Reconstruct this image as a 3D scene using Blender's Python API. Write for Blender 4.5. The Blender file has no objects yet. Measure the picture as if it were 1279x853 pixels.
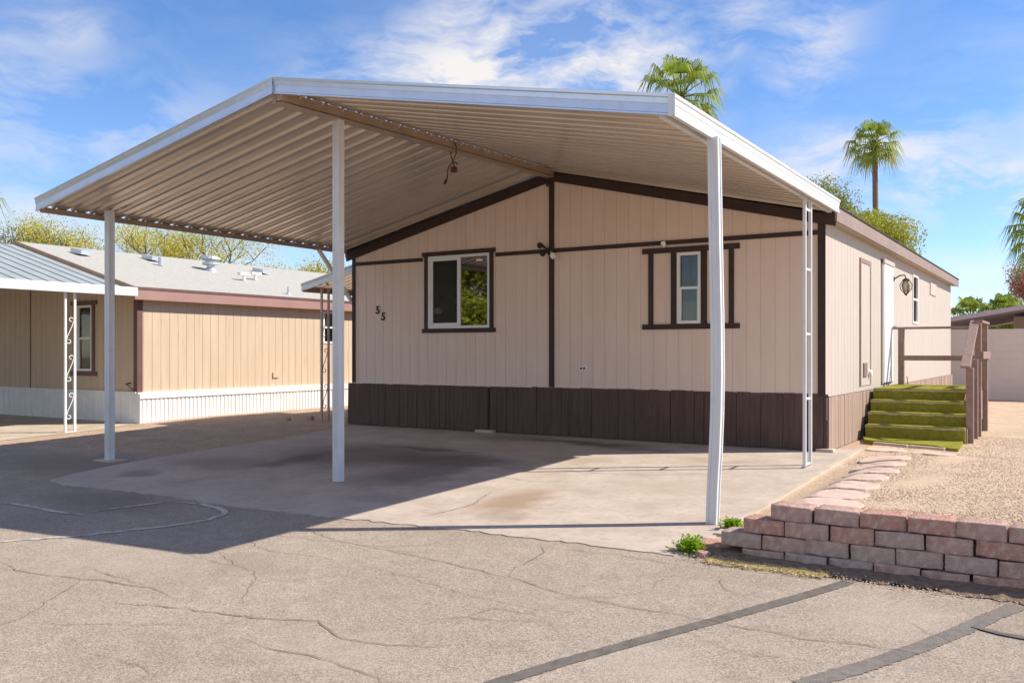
import bpy, bmesh, math, random
import numpy as np
from mathutils import Vector, Matrix, noise
R = math.radians
random.seed(7)
S = bpy.context.scene
COL = S.collection

# ------------------------------------------------------------------ camera
cam = bpy.data.objects.new('camera', bpy.data.cameras.new('camera')); COL.objects.link(cam)
cam.location = (0, 0, 1.4); cam.rotation_euler = (R(90), 0, R(32.3))
cam.data.sensor_width = 36; cam.data.lens = 31.44; cam.data.shift_y = 0.0098
cam.data.clip_start = .05; cam.data.clip_end = 3000
S.camera = cam
# ------------------------------------------------------------------ sun, sky, exposure
SUN_EL = R(43.2); SUN_DIR = Vector((.852 * math.cos(SUN_EL), .523 * math.cos(SUN_EL), math.sin(SUN_EL))).normalized()
sun = bpy.data.objects.new('sun', bpy.data.lights.new('sun', 'SUN')); COL.objects.link(sun)
sun.data.energy = 4.6; sun.data.angle = R(.5); sun.data.color = (1, .93, .80)
sun.rotation_euler = (-SUN_DIR).to_track_quat('-Z', 'Y').to_euler()
sun.location = (20, 10, 30)
S.view_settings.view_transform = 'Standard'; S.view_settings.look = 'None'
S.view_settings.exposure = .55; S.view_settings.gamma = 1; S.view_settings.use_curve_mapping = False
W = bpy.data.worlds.new('World'); S.world = W; W.use_nodes = True
wn = W.node_tree.nodes; wl = W.node_tree.links; wn.clear()
def N(t, **k):
    n = wn.new(t)
    for a, b in k.items(): setattr(n, a, b)
    return n
SKY = .125
out = N('ShaderNodeOutputWorld'); bg = N('ShaderNodeBackground'); bg.inputs[1].default_value = SKY
sky = N('ShaderNodeTexSky', sky_type='NISHITA', sun_disc=False)
sky.sun_elevation = SUN_EL; sky.sun_rotation = math.atan2(SUN_DIR.x, SUN_DIR.y)
sky.air_density = .9; sky.dust_density = 0.0; sky.ozone_density = 3.0; sky.altitude = 300
tc = N('ShaderNodeTexCoord')
def pixdir(x, y):
    l = (x - 639.5) / 1117; u = (439 - y) / 1117; s, c = math.sin(R(32.3)), math.cos(R(32.3))
    return Vector((-s + l * c, c + l * s, u)).normalized()
def vm(op, a, b=None):
    n = N('ShaderNodeVectorMath', operation=op)
    for i, v in enumerate((a, b)):
        if v is None: continue
        if isinstance(v, (tuple, Vector)): n.inputs[i].default_value = tuple(v)
        else: wl.new(v, n.inputs[i])
    return n
def mm(op, a, b=None, clamp=False):
    n = N('ShaderNodeMath', operation=op, use_clamp=clamp)
    for i, v in enumerate((a, b)):
        if v is None: continue
        if isinstance(v, (int, float)): n.inputs[i].default_value = v
        else: wl.new(v, n.inputs[i])
    return n.outputs[0]
dirn = vm('NORMALIZE', tc.outputs['Generated']).outputs[0]
# warped coordinates so that cloud banks have ragged edges
nz = N('ShaderNodeTexNoise'); nz.inputs['Scale'].default_value = 5; nz.inputs['Detail'].default_value = 5; wl.new(dirn, nz.inputs['Vector'])
wv = vm('MULTIPLY', vm('SUBTRACT', nz.outputs['Color'], (.5, .5, .5)).outputs[0], (.16, .16, .10)).outputs[0]
wd = vm('ADD', dirn, wv).outputs[0]
# cloud banks: direction given by where they stand in the sky, half width, half height (radians), roll, strength
banks = [((640, 75), .17, .045, -6, 1.0), ((720, 100), .13, .035, -4, 1.0), ((590, 12), .09, .028, -20, .6), ((110, 160), .16, .04, -12, .38), ((20, 35), .05, .02, 0, .4),
         ((1000, 55), .05, .05, 55, .6), ((905, 20), .10, .05, -70, .42), ((1060, 205), .13, .035, -8, .72), ((1210, 225), .15, .035, 5, .78), ((60, 270), .16, .03, 0, .5), ((350, 330), .16, .03, 0, .35),
         ((1235, 330), .07, .02, 0, .35), ((-350, 60), .2, .1, 0, .8), ((1700, 100), .2, .1, 0, .8)]
acc = None
# added bright cloud overhead and behind the camera, unseen, whitens the fill light
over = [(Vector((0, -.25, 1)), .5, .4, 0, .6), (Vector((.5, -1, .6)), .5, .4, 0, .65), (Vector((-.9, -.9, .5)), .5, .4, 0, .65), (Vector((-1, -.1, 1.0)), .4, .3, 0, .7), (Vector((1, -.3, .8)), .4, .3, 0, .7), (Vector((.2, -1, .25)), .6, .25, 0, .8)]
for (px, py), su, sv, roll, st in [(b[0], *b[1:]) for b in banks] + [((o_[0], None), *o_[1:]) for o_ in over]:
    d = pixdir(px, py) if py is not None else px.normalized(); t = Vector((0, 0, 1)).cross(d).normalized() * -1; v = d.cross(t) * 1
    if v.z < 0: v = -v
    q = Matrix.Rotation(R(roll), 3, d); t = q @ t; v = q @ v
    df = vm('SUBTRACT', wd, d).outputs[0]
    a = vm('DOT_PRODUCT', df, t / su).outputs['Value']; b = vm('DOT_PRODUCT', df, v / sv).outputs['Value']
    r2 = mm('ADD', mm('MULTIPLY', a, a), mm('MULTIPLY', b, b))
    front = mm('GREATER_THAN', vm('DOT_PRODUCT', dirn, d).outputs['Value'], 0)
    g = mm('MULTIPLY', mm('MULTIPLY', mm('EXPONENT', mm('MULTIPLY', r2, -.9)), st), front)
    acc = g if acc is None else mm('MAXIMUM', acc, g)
mp = N('ShaderNodeMapping'); mp.inputs['Rotation'].default_value = (0, R(12), R(30)); mp.inputs['Scale'].default_value = (1, 1, 3.2)
wl.new(wd, mp.inputs['Vector'])
n2 = N('ShaderNodeTexNoise'); n2.inputs['Scale'].default_value = 7; n2.inputs['Detail'].default_value = 9; n2.inputs['Roughness'].default_value = .62
wl.new(mp.outputs[0], n2.inputs['Vector'])
rag = N('ShaderNodeMapRange'); rag.inputs['From Min'].default_value = .40; rag.inputs['From Max'].default_value = .60; wl.new(n2.outputs[0], rag.inputs['Value'])
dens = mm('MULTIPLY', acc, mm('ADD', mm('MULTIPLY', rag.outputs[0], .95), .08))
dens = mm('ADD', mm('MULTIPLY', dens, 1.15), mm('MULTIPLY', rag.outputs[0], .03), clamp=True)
hs = N('ShaderNodeHueSaturation'); hs.inputs['Saturation'].default_value = 1.12; hs.inputs['Value'].default_value = 1.04; tint = N('ShaderNodeMixRGB', blend_type='MULTIPLY'); tint.inputs[0].default_value = 1; tint.inputs[2].default_value = (.93, .94, 1.03, 1); wl.new(sky.outputs[0], tint.inputs[1]); wl.new(tint.outputs[0], hs.inputs['Color'])
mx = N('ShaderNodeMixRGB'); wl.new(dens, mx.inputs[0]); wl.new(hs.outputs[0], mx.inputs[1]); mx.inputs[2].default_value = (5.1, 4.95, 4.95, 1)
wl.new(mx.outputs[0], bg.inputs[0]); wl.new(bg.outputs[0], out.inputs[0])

# ------------------------------------------------------------------ helpers
def gz(y): return .05 + .03 * (max(-9, min(y, 12.5)) - 12.5)
def yardz(x, y):
    s = min(1, max(0, (x + 2.38) / .62)); s = s * s * (3 - 2 * s)
    return gz(y) + .37 * max(0, min(1, (13 - y) / 6.3)) * s

class MB:
    def __init__(s): s.v = []; s.f = []
    def add(s, vs, fs):
        o = len(s.v); s.v += [tuple(v) for v in vs]; s.f += [tuple(o + i for i in f) for f in fs]; return s
    def box(s, a, b):
        x0, y0, z0 = [min(p, q) for p, q in zip(a, b)]; x1, y1, z1 = [max(p, q) for p, q in zip(a, b)]
        return s.add([(x0,y0,z0),(x1,y0,z0),(x1,y1,z0),(x0,y1,z0),(x0,y0,z1),(x1,y0,z1),(x1,y1,z1),(x0,y1,z1)],
                     [(0,3,2,1),(4,5,6,7),(0,1,5,4),(1,2,6,5),(2,3,7,6),(3,0,4,7)])
    def hexa(s, p):   # 8 points, bottom 4 then top 4
        return s.add(p, [(0,3,2,1),(4,5,6,7),(0,1,5,4),(1,2,6,5),(2,3,7,6),(3,0,4,7)])
    def bar(s, a, b, w, h, up=(0, 0, 1)):
        a = Vector(a); b = Vector(b); d = (b - a).normalized(); u = Vector(up)
        r_ = d.cross(u).normalized() * (w / 2); u = r_.cross(d).normalized() * (h / 2)
        return s.hexa([a - r_ - u, a + r_ - u, b + r_ - u, b - r_ - u, a - r_ + u, a + r_ + u, b + r_ + u, b - r_ + u])
    def tube(s, pts, rad, n=8):
        pts = [Vector(p) for p in pts]; o = len(s.v)
        if not hasattr(rad, '__len__'): rad = [rad] * len(pts)
        prev = None
        for i, p in enumerate(pts):
            d = (pts[min(i + 1, len(pts) - 1)] - pts[max(i - 1, 0)]).normalized()
            if prev is None: prev = d.orthogonal().normalized()
            a = (prev - d * prev.dot(d)); a = a.normalized() if a.length > 1e-6 else d.orthogonal().normalized(); prev = a; b = d.cross(a)
            for k in range(n):
                t = 2 * math.pi * k / n; s.v.append(tuple(p + (a * math.cos(t) + b * math.sin(t)) * rad[i]))
        for i in range(len(pts) - 1):
            for k in range(n):
                k2 = (k + 1) % n; s.f.append((o + i*n + k, o + i*n + k2, o + (i+1)*n + k2, o + (i+1)*n + k))
        s.f.append(tuple(o + k for k in range(n))[::-1]); s.f.append(tuple(o + (len(pts)-1)*n + k for k in range(n)))
        return s
    def prism(s, prof, f, closed=True):   # prof: 2D outline; f(u, v, side 0/1) -> 3D
        n = len(prof); o = len(s.v)
        for side in (0, 1):
            for u, v in prof: s.v.append(tuple(f(u, v, side)))
        for i in range(n if closed else n - 1):
            j = (i + 1) % n; s.f.append((o+i, o+j, o+n+j, o+n+i))
        if closed: s.f.append(tuple(o+i for i in range(n))[::-1]); s.f.append(tuple(o+n+i for i in range(n)))
        return s
    def lathe(s, c, prof, n=16):
        o = len(s.v)
        for r_, z in prof:
            for k in range(n):
                t = 2*math.pi*k/n; s.v.append((c[0]+r_*math.cos(t), c[1]+r_*math.sin(t), c[2]+z))
        for i in range(len(prof)-1):
            for k in range(n):
                k2 = (k+1) % n; s.f.append((o+i*n+k, o+i*n+k2, o+(i+1)*n+k2, o+(i+1)*n+k))
        s.f.append(tuple(o+k for k in range(n))[::-1]); s.f.append(tuple(o+(len(prof)-1)*n+k for k in range(n)))
        return s
    def build(s, name, mat, parent=None, bevel=0, smooth=False):
        org = Vector((0, 0, 0)); p = parent
        while p: org += p.location; p = p.parent
        me = bpy.data.meshes.new(name); me.from_pydata([(v[0]-org.x, v[1]-org.y, v[2]-org.z) for v in s.v], [], s.f)
        bm = bmesh.new(); bm.from_mesh(me); bmesh.ops.recalc_face_normals(bm, faces=bm.faces)
        bm.to_mesh(me); bm.free(); me.update()
        if smooth: me.polygons.foreach_set('use_smooth', [True] * len(me.polygons))
        o = bpy.data.objects.new(name, me); COL.objects.link(o); me.materials.append(mat)
        if parent: o.parent = parent
        if bevel:
            b = o.modifiers.new('bevel', 'BEVEL'); b.width = bevel; b.segments = 2; b.limit_method = 'ANGLE'
        return o
def tag(o, label=None, cat=None, group=None, kind=None):
    if label: o['label'] = label
    if cat: o['category'] = cat
    if group: o['group'] = group
    if kind: o['kind'] = kind
    return o
def thing(name, loc, label, cat, group=None):
    o = bpy.data.objects.new(name, None); COL.objects.link(o); o.location = loc; o.empty_display_size = .2
    return tag(o, label, cat, group)

def mat(name, base, rough=.7, var=.12, scale=3, bump=0, bscale=60, metal=0, base2=None, v2=None, stretch=None, trans=0, spec=.4, vscale=None, detail=6, bdist=.01):
    m = bpy.data.materials.new(name); m.use_nodes = True; nt = m.node_tree; P = nt.nodes['Principled BSDF']
    P.inputs['Roughness'].default_value = rough; P.inputs['Metallic'].default_value = metal; P.inputs['Specular IOR Level'].default_value = spec
    t = nt.nodes.new('ShaderNodeTexCoord'); src = t.outputs['Object']
    if stretch:
        mp_ = nt.nodes.new('ShaderNodeMapping'); mp_.inputs['Scale'].default_value = stretch; nt.links.new(src, mp_.inputs[0]); src = mp_.outputs[0]
    n = nt.nodes.new('ShaderNodeTexNoise'); n.inputs['Scale'].default_value = scale; n.inputs['Detail'].default_value = detail; n.inputs['Roughness'].default_value = .6
    nt.links.new(src, n.inputs['Vector'])
    cr = nt.nodes.new('ShaderNodeValToRGB'); nt.links.new(n.outputs[0], cr.inputs[0])
    b2 = base2 if base2 else tuple(c * (1 - var) for c in base); b1 = base if base2 else tuple(min(1, c * (1 + var)) for c in base)
    cr.color_ramp.elements[0].position = .33; cr.color_ramp.elements[1].position = .67
    cr.color_ramp.elements[0].color = (*b2, 1); cr.color_ramp.elements[1].color = (*b1, 1)
    col = cr.outputs[0]
    if v2:   # second, finer colour layer (scale, colour, lo, hi, factor)
        n3 = nt.nodes.new('ShaderNodeTexNoise'); n3.inputs['Scale'].default_value = v2[0]; n3.inputs['Detail'].default_value = 4; nt.links.new(src, n3.inputs['Vector'])
        mr = nt.nodes.new('ShaderNodeMapRange'); mr.inputs[1].default_value = v2[2]; mr.inputs[2].default_value = v2[3]; mr.inputs[4].default_value = v2[4]; nt.links.new(n3.outputs[0], mr.inputs[0])
        mxx = nt.nodes.new('ShaderNodeMixRGB'); nt.links.new(mr.outputs[0], mxx.inputs[0]); nt.links.new(col, mxx.inputs[1]); mxx.inputs[2].default_value = (*v2[1], 1); col = mxx.outputs[0]
    nt.links.new(col, P.inputs['Base Color'])
    if bump:
        nb = nt.nodes.new('ShaderNodeTexNoise'); nb.inputs['Scale'].default_value = bscale; nb.inputs['Detail'].default_value = 4; nt.links.new(src, nb.inputs['Vector'])
        bp = nt.nodes.new('ShaderNodeBump'); bp.inputs['Strength'].default_value = min(1, bump); bp.inputs['Distance'].default_value = bdist; nb.inputs['Roughness'].default_value = .7; nt.links.new(nb.outputs[0], bp.inputs['Height']); nt.links.new(bp.outputs[0], P.inputs['Normal'])
    if trans:
        tr = nt.nodes.new('ShaderNodeBsdfTranslucent'); nt.links.new(col, tr.inputs[0]); ms = nt.nodes.new('ShaderNodeMixShader'); ms.inputs[0].default_value = trans
        nt.links.new(P.outputs[0], ms.inputs[1]); nt.links.new(tr.outputs[0], ms.inputs[2]); nt.links.new(ms.outputs[0], nt.nodes['Material Output'].inputs[0])
    m['col'] = 1
    return m, nt, col, P, src
def M_(*a, **k): return mat(*a, **k)[0]

def glass(name, tint, fac, rough=.02, gc=(.9, .93, .93)):
    m = bpy.data.materials.new(name); m.use_nodes = True; nt = m.node_tree; nt.nodes.clear()
    o = nt.nodes.new('ShaderNodeOutputMaterial'); ms = nt.nodes.new('ShaderNodeMixShader'); ms.inputs[0].default_value = fac
    t = nt.nodes.new('ShaderNodeBsdfTransparent'); t.inputs[0].default_value = (*tint, 1)
    g = nt.nodes.new('ShaderNodeBsdfGlossy'); g.inputs['Roughness'].default_value = rough; g.inputs[0].default_value = (*gc, 1)
    nn = nt.nodes.new('ShaderNodeTexNoise'); nn.inputs['Scale'].default_value = 2.5; bp = nt.nodes.new('ShaderNodeBump'); bp.inputs['Strength'].default_value = .04
    tcc = nt.nodes.new('ShaderNodeTexCoord'); nt.links.new(tcc.outputs['Object'], nn.inputs['Vector']); nt.links.new(nn.outputs[0], bp.inputs['Height']); nt.links.new(bp.outputs[0], g.inputs['Normal'])
    nt.links.new(t.outputs[0], ms.inputs[1]); nt.links.new(g.outputs[0], ms.inputs[2]); nt.links.new(ms.outputs[0], o.inputs[0])
    return m

# ------------------------------------------------------------------ materials
def stains_and_shade(nt, src, col, spots, warp=.5):
    """irregular stains (centre, half sizes, colour, strength) mixed over a colour"""
    n = nt.nodes.new('ShaderNodeTexNoise'); n.inputs['Scale'].default_value = 2.2; n.inputs['Detail'].default_value = 7; nt.links.new(src, n.inputs['Vector'])
    sb = nt.nodes.new('ShaderNodeVectorMath'); sb.operation = 'SUBTRACT'; sb.inputs[1].default_value = (.5, .5, .5); nt.links.new(n.outputs['Color'], sb.inputs[0])
    sc = nt.nodes.new('ShaderNodeVectorMath'); sc.operation = 'MULTIPLY'; sc.inputs[1].default_value = (warp*2, warp*2, 0); nt.links.new(sb.outputs[0], sc.inputs[0])
    ad = nt.nodes.new('ShaderNodeVectorMath'); ad.operation = 'ADD'; nt.links.new(src, ad.inputs[0]); nt.links.new(sc.outputs[0], ad.inputs[1])
    for (x, y), (a, b), c, st in spots:
        s1 = nt.nodes.new('ShaderNodeVectorMath'); s1.operation = 'SUBTRACT'; s1.inputs[1].default_value = (x, y, 0); nt.links.new(ad.outputs[0], s1.inputs[0])
        s2 = nt.nodes.new('ShaderNodeVectorMath'); s2.operation = 'MULTIPLY'; s2.inputs[1].default_value = (1/a, 1/b, 0); nt.links.new(s1.outputs[0], s2.inputs[0])
        ln = nt.nodes.new('ShaderNodeVectorMath'); ln.operation = 'LENGTH'; nt.links.new(s2.outputs[0], ln.inputs[0])
        mr = nt.nodes.new('ShaderNodeMapRange'); mr.inputs[1].default_value = 1.15; mr.inputs[2].default_value = .45; mr.inputs[3].default_value = 0; mr.inputs[4].default_value = st; nt.links.new(ln.outputs['Value'], mr.inputs[0])
        mxx = nt.nodes.new('ShaderNodeMixRGB'); nt.links.new(mr.outputs[0], mxx.inputs[0]); nt.links.new(col, mxx.inputs[1]); mxx.inputs[2].default_value = (*c, 1); col = mxx.outputs[0]
    return col
def asphalt():
    m, nt, col, P, src = mat('aged_asphalt', (.39, .318, .258), .93, base2=(.335, .27, .218), scale=.9, bump=.6, bscale=120, spec=.2)
    # aggregate speckle
    v = nt.nodes.new('ShaderNodeTexVoronoi'); v.inputs['Scale'].default_value = 120; nt.links.new(src, v.inputs['Vector'])
    sp = nt.nodes.new('ShaderNodeSeparateColor'); nt.links.new(v.outputs['Color'], sp.inputs[0])
    mr = nt.nodes.new('ShaderNodeMapRange'); mr.inputs[1].default_value = 0; mr.inputs[2].default_value = 1; mr.inputs[3].default_value = .66; mr.inputs[4].default_value = 1.34; nt.links.new(sp.outputs[0], mr.inputs[0])
    n = nt.nodes.new('ShaderNodeTexNoise'); n.inputs['Scale'].default_value = 6; n.inputs['Detail'].default_value = 8; nt.links.new(src, n.inputs['Vector'])
    mr2 = nt.nodes.new('ShaderNodeMapRange'); mr2.inputs[1].default_value = .3; mr2.inputs[2].default_value = .7; mr2.inputs[3].default_value = .92; mr2.inputs[4].default_value = 1.07; nt.links.new(n.outputs[0], mr2.inputs[0])
    mu = nt.nodes.new('ShaderNodeMath'); mu.operation = 'MULTIPLY'; nt.links.new(mr.outputs[0], mu.inputs[0]); nt.links.new(mr2.outputs[0], mu.inputs[1])
    vs = nt.nodes.new('ShaderNodeVectorMath'); vs.operation = 'SCALE'; nt.links.new(col, vs.inputs[0]); nt.links.new(mu.outputs[0], vs.inputs['Scale'])
    oc = stains_and_shade(nt, src, vs.outputs[0], [((-5.3, 4.6), (.5, .3), (.26, .21, .17), .35), ((-1.9, 4.2), (.35, .25), (.45, .38, .31), .35), ((-3.4, 3.6), (.6, .3), (.45, .37, .3), .3), ((-8.6, 5.6), (1.3, .45), (.2, .16, .135), .5), ((-11.5, 7.0), (1.6, .8), (.2, .155, .125), .5), ((-.9, 5.6), (.5, .4), (.46, .38, .3), .4), ((-6.3, 4.2), (.9, .5), (.44, .36, .3), .3)], .35)  # dark brown patches at left paint deeper carport shade into the road
    nt.links.new(oc, P.inputs['Base Color'])
    return m
def concrete():
    m, nt, col, P, src = mat('driveway_concrete', (.54, .45, .385), .9, base2=(.43, .35, .295), scale=2.2, bump=.5, bscale=70, v2=(14, (.33, .27, .22), .5, .72, .45), spec=.25)
    dk = (.11, .095, .085); tan = (.30, .205, .13)
    col = stains_and_shade(nt, src, col, [((-4.75, 7.6), (.38, .75), tan, .75), ((-4.45, 7.0), (.22, .35), (.30, .23, .17), .6), ((-3.6, 9.0), (.8, .5), (.42, .34, .27), .5), ((-5.6, 10.3), (.7, .4), (.36, .28, .21), .5), ((-3.9, 11.0), (.5, .2), (.3, .22, .16), .5), ((-9.8, 6.9), (.35, .25), (.15, .13, .115), .5), ((-6.0, 7.0), (.5, .3), (.3, .25, .2), .5), ((-6.1, 11.9), (1.0, .25), dk, .75), ((-5.2, 11.6), (.9, .15), dk, .5), ((-7.4, 11.9), (.9, .35), dk, .45),
        ((-8.4, 9.4), (1.5, 1.3), (.20, .155, .125), .75), ((-7.0, 9.5), (1.1, .7), (.15, .115, .095), .75), ((-9.6, 8.0), (.9, .5), (.24, .19, .155), .6), ((-8.9, 8.7), (.3, .9), (.11, .09, .08), .6), ((-7.9, 10.3), (1.0, .15), (.12, .095, .08), .6), ((-9.3, 10.8), (1.2, .5), (.55, .50, .45), .4), ((-6.7, 8.4), (.6, 1.0), (.17, .15, .14), .65), ((-8.0, 11.2), (.7, .2), (.6, .52, .45), .45), ((-6.2, 9.2), (.35, .12), (.62, .55, .47), .5)], .35)  # under-carport patches mix real staining with browner shade painted into the slab
    nt.links.new(col, P.inputs['Base Color'])
    return m
def gravelmat(name, base, base2):
    m, nt, col, P, src = mat(name, base, .95, base2=base2, scale=2.0, bump=.7, bscale=75, spec=.15, bdist=.006)
    v = nt.nodes.new('ShaderNodeTexVoronoi'); v.inputs['Scale'].default_value = 85; nt.links.new(src, v.inputs['Vector'])
    sp = nt.nodes.new('ShaderNodeSeparateColor'); nt.links.new(v.outputs['Color'], sp.inputs[0])
    mr = nt.nodes.new('ShaderNodeMapRange'); mr.inputs[3].default_value = .72; mr.inputs[4].default_value = 1.25; nt.links.new(sp.outputs[0], mr.inputs[0])
    vs = nt.nodes.new('ShaderNodeVectorMath'); vs.operation = 'SCALE'; nt.links.new(col, vs.inputs[0]); nt.links.new(mr.outputs[0], vs.inputs['Scale']); nt.links.new(vs.outputs[0], P.inputs['Base Color'])
    return m

m_asphalt = asphalt(); m_conc = concrete()
m_conc2 = M_('old_concrete', (.50, .41, .32), .9, var=.15, scale=2, bump=.4)
m_gravel = gravelmat('tan_gravel', (.56, .42, .305), (.47, .345, .245))
m_pebble = M_('tan_pebble', (.62, .48, .36), .9, base2=(.46, .33, .235), scale=45, detail=2)
m_dirt = gravelmat('sandy_dirt', (.50, .365, .26), (.38, .275, .195))
m_soil = M_('dark_soil', (.27, .19, .13), .98, base2=(.15, .10, .07), scale=18, bump=1, bscale=60)
m_tar = M_('tar_seal', (.10, .088, .078), .8, base2=(.19, .16, .135), scale=9, bump=.6, bscale=120, v2=(60, (.2, .17, .15), .55, .7, .6))
m_tarpale = M_('dusty_tar_seal', (.22, .19, .165), .8, base2=(.145, .125, .11), scale=14, bump=.6, bscale=120, v2=(50, (.24, .2, .17), .5, .7, .7))
m_crack = M_('crack_dirt', (.17, .13, .10), .95, var=.2, scale=20)
m_oldpaint = M_('worn_road_paint', (.62, .57, .52), .85, base2=(.48, .43, .38), scale=16, v2=(12, (.33, .27, .22), .5, .62, 1))
SC = (1, 1, .12)
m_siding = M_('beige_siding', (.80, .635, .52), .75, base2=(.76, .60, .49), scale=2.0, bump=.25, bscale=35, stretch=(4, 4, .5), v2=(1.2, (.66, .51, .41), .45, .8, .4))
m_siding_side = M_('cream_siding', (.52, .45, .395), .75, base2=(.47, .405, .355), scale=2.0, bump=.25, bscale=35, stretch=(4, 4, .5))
m_brown = M_('dark_brown_paint', (.050, .027, .021), .65, var=.2, scale=6, bump=.2, bscale=60)
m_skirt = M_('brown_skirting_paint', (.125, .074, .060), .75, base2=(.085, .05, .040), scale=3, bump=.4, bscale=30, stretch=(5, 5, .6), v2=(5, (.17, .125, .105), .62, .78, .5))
m_skirt_side = M_('pale_brown_skirting', (.40, .28, .225), .8, base2=(.32, .22, .175), scale=3, bump=.4, bscale=30, stretch=(5, 5, .6))  # paler brown than the front skirting
m_fascia = M_('mauve_brown_fascia', (.28, .205, .175), .7, var=.08, scale=2, bump=.15)
m_wood = M_('brown_painted_wood', (.32, .215, .18), .75, base2=(.25, .16, .132), scale=4, bump=.5, bscale=40, stretch=(3, 3, 3), v2=(12, (.33, .23, .19), .6, .75, .5))
m_roof = M_('grey_shingle', (.47, .445, .40), .95, base2=(.40, .38, .34), scale=9, bump=.8, bscale=70, v2=(40, (.2, .19, .18), .5, .7, .5))
m_alu = M_('white_aluminium', (.66, .66, .655), .38, var=.05, scale=4, v2=(6, (.5, .47, .44), .62, .8, .45), spec=.6)
m_fasc_alu = M_('weathered_aluminium_fascia', (.58, .61, .68), .25, var=.05, scale=5, metal=.6, v2=(9, (.45, .44, .45), .6, .8, .5), spec=.6)
m_pan = M_('roof_pan_paint', (.64, .55, .45), .25, base2=(.57, .49, .40), scale=1.2, v2=(3, (.44, .36, .28), .6, .85, .2), spec=.9, metal=.5)
m_beam = M_('tan_beam_paint', (.34, .245, .18), .5, var=.1, scale=5)
m_bolt = M_('zinc_bolt', (.8, .76, .7), .35, metal=.5)
m_vinyl = M_('white_vinyl', (.80, .80, .77), .45, var=.03)
m_door = M_('white_door_paint', (.80, .81, .82), .4, var=.02)
m_glass = glass('window_glass', (.35, .38, .36), .32); m_glass2 = glass('dim_window_glass', (.6, .6, .58), .07, .05, (.75, .7, .65))
m_screen = M_('insect_screen', (.22, .18, .14), .8, base2=(.30, .25, .20), scale=3, stretch=(1, 1, 6))
m_dark = M_('dark_interior', (.03, .03, .03), .9)
m_curtain = M_('pale_curtain', (.5, .48, .42), .9, var=.2, scale=6, stretch=(6, 6, .5))
m_turf = M_('yellow_green_turf', (.31, .285, .045), .98, base2=(.20, .19, .03), scale=14, bump=1, bscale=150, v2=(4, (.40, .36, .07), .5, .75, .5), spec=.05)
m_turfedge = M_('frayed_turf_backing', (.42, .36, .22), .95, var=.2, scale=20)
m_leafy2 = None
def blockmat(name, a, b): return M_(name, a, .92, base2=b, scale=7, bump=1, bscale=42, v2=(30, (.70, .57, .50), .5, .72, .6), spec=.1, bdist=.03)
m_blocks = [blockmat('mauve_block', (.66, .44, .36), (.46, .29, .235)), blockmat('grey_mauve_block', (.60, .45, .38), (.46, .335, .28)), blockmat('red_block', (.62, .345, .265), (.49, .275, .215))]
m_stone = M_('pinkish_step_stone', (.64, .48, .40), .95, base2=(.52, .37, .30), scale=8, bump=.8, bscale=30)
m_nwall = M_('tan_siding', (.61, .475, .35), .8, base2=(.55, .42, .30), scale=2, bump=.2, bscale=40, stretch=(4, 4, .4), v2=(3, (.42, .25, .14), .62, .8, .6))
m_nfascia = M_('dusty_rose_fascia', (.36, .205, .175), .6, var=.06)
m_postm = M_('brownish_post_paint', (.50, .40, .36), .6, var=.2, scale=8)  # brownish tone for the awning post
m_ntrim = M_('maroon_trim', (.15, .075, .068), .6, var=.1)
m_nskirt = M_('white_metal_skirting', (.74, .73, .72), .5, var=.06, scale=3, v2=(4, (.5, .42, .33), .6, .85, .4))
m_metalroof = M_('galvanised_pan_roof', (.36, .39, .385), .5, base2=(.31, .335, .33), scale=3)
m_white = M_('white_paint', (.82, .81, .79), .45, var=.03)
m_galv = M_('galvanised_vent', (.55, .57, .58), .4, metal=.5)
m_block = M_('cream_block_wall', (.72, .62, .55), .92, base2=(.67, .57, .50), scale=1.2, bump=.4, bscale=30)
m_bark = M_('brown_bark', (.16, .115, .085), .95, base2=(.1, .07, .05), scale=10, bump=.8, bscale=20)
m_palmbark = M_('palm_bark', (.24, .175, .13), .95, base2=(.15, .105, .08), scale=6, bump=.9, bscale=12, stretch=(1, 1, 6))
def leafmat(n_, a, b, sc=1.2, tr=.3): return M_(n_, a, .6, base2=b, scale=sc, trans=tr, spec=.3, v2=(9, tuple(min(1, c*1.5) for c in a), .55, .75, .5))
m_leaf = leafmat('green_leaves', (.46, .44, .04), (.26, .28, .03))
m_leafy = leafmat('yellow_green_leaves', (.60, .52, .05), (.42, .40, .045))
m_leafy2 = leafmat('olive_yellow_leaves', (.38, .38, .04), (.22, .25, .03))
m_leafd = leafmat('dark_green_leaves', (.12, .17, .04), (.06, .09, .02))
m_leafo = leafmat('orange_leaves', (.45, .24, .06), (.3, .17, .05))
m_leafr = leafmat('dusty_red_leaves', (.50, .25, .18), (.34, .17, .13))
m_palm = leafmat('palm_fronds', (.36, .40, .045), (.12, .21, .03), 2.0, .4)
m_palmdry = leafmat('dry_fronds', (.35, .25, .12), (.22, .13, .06), 2.5)
m_weed = leafmat('weed_leaves', (.34, .50, .02), (.2, .36, .015), 6)
m_straw = M_('dry_straw', (.70, .58, .30), .9, base2=(.55, .42, .18), scale=30)
m_wire = M_('black_cable', (.012, .012, .012), .5)
m_box = M_('rusty_fixture', (.13, .04, .02), .8)
m_farroof = M_('lilac_roof_edge', (.50, .40, .42), .6, var=.06)

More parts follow.
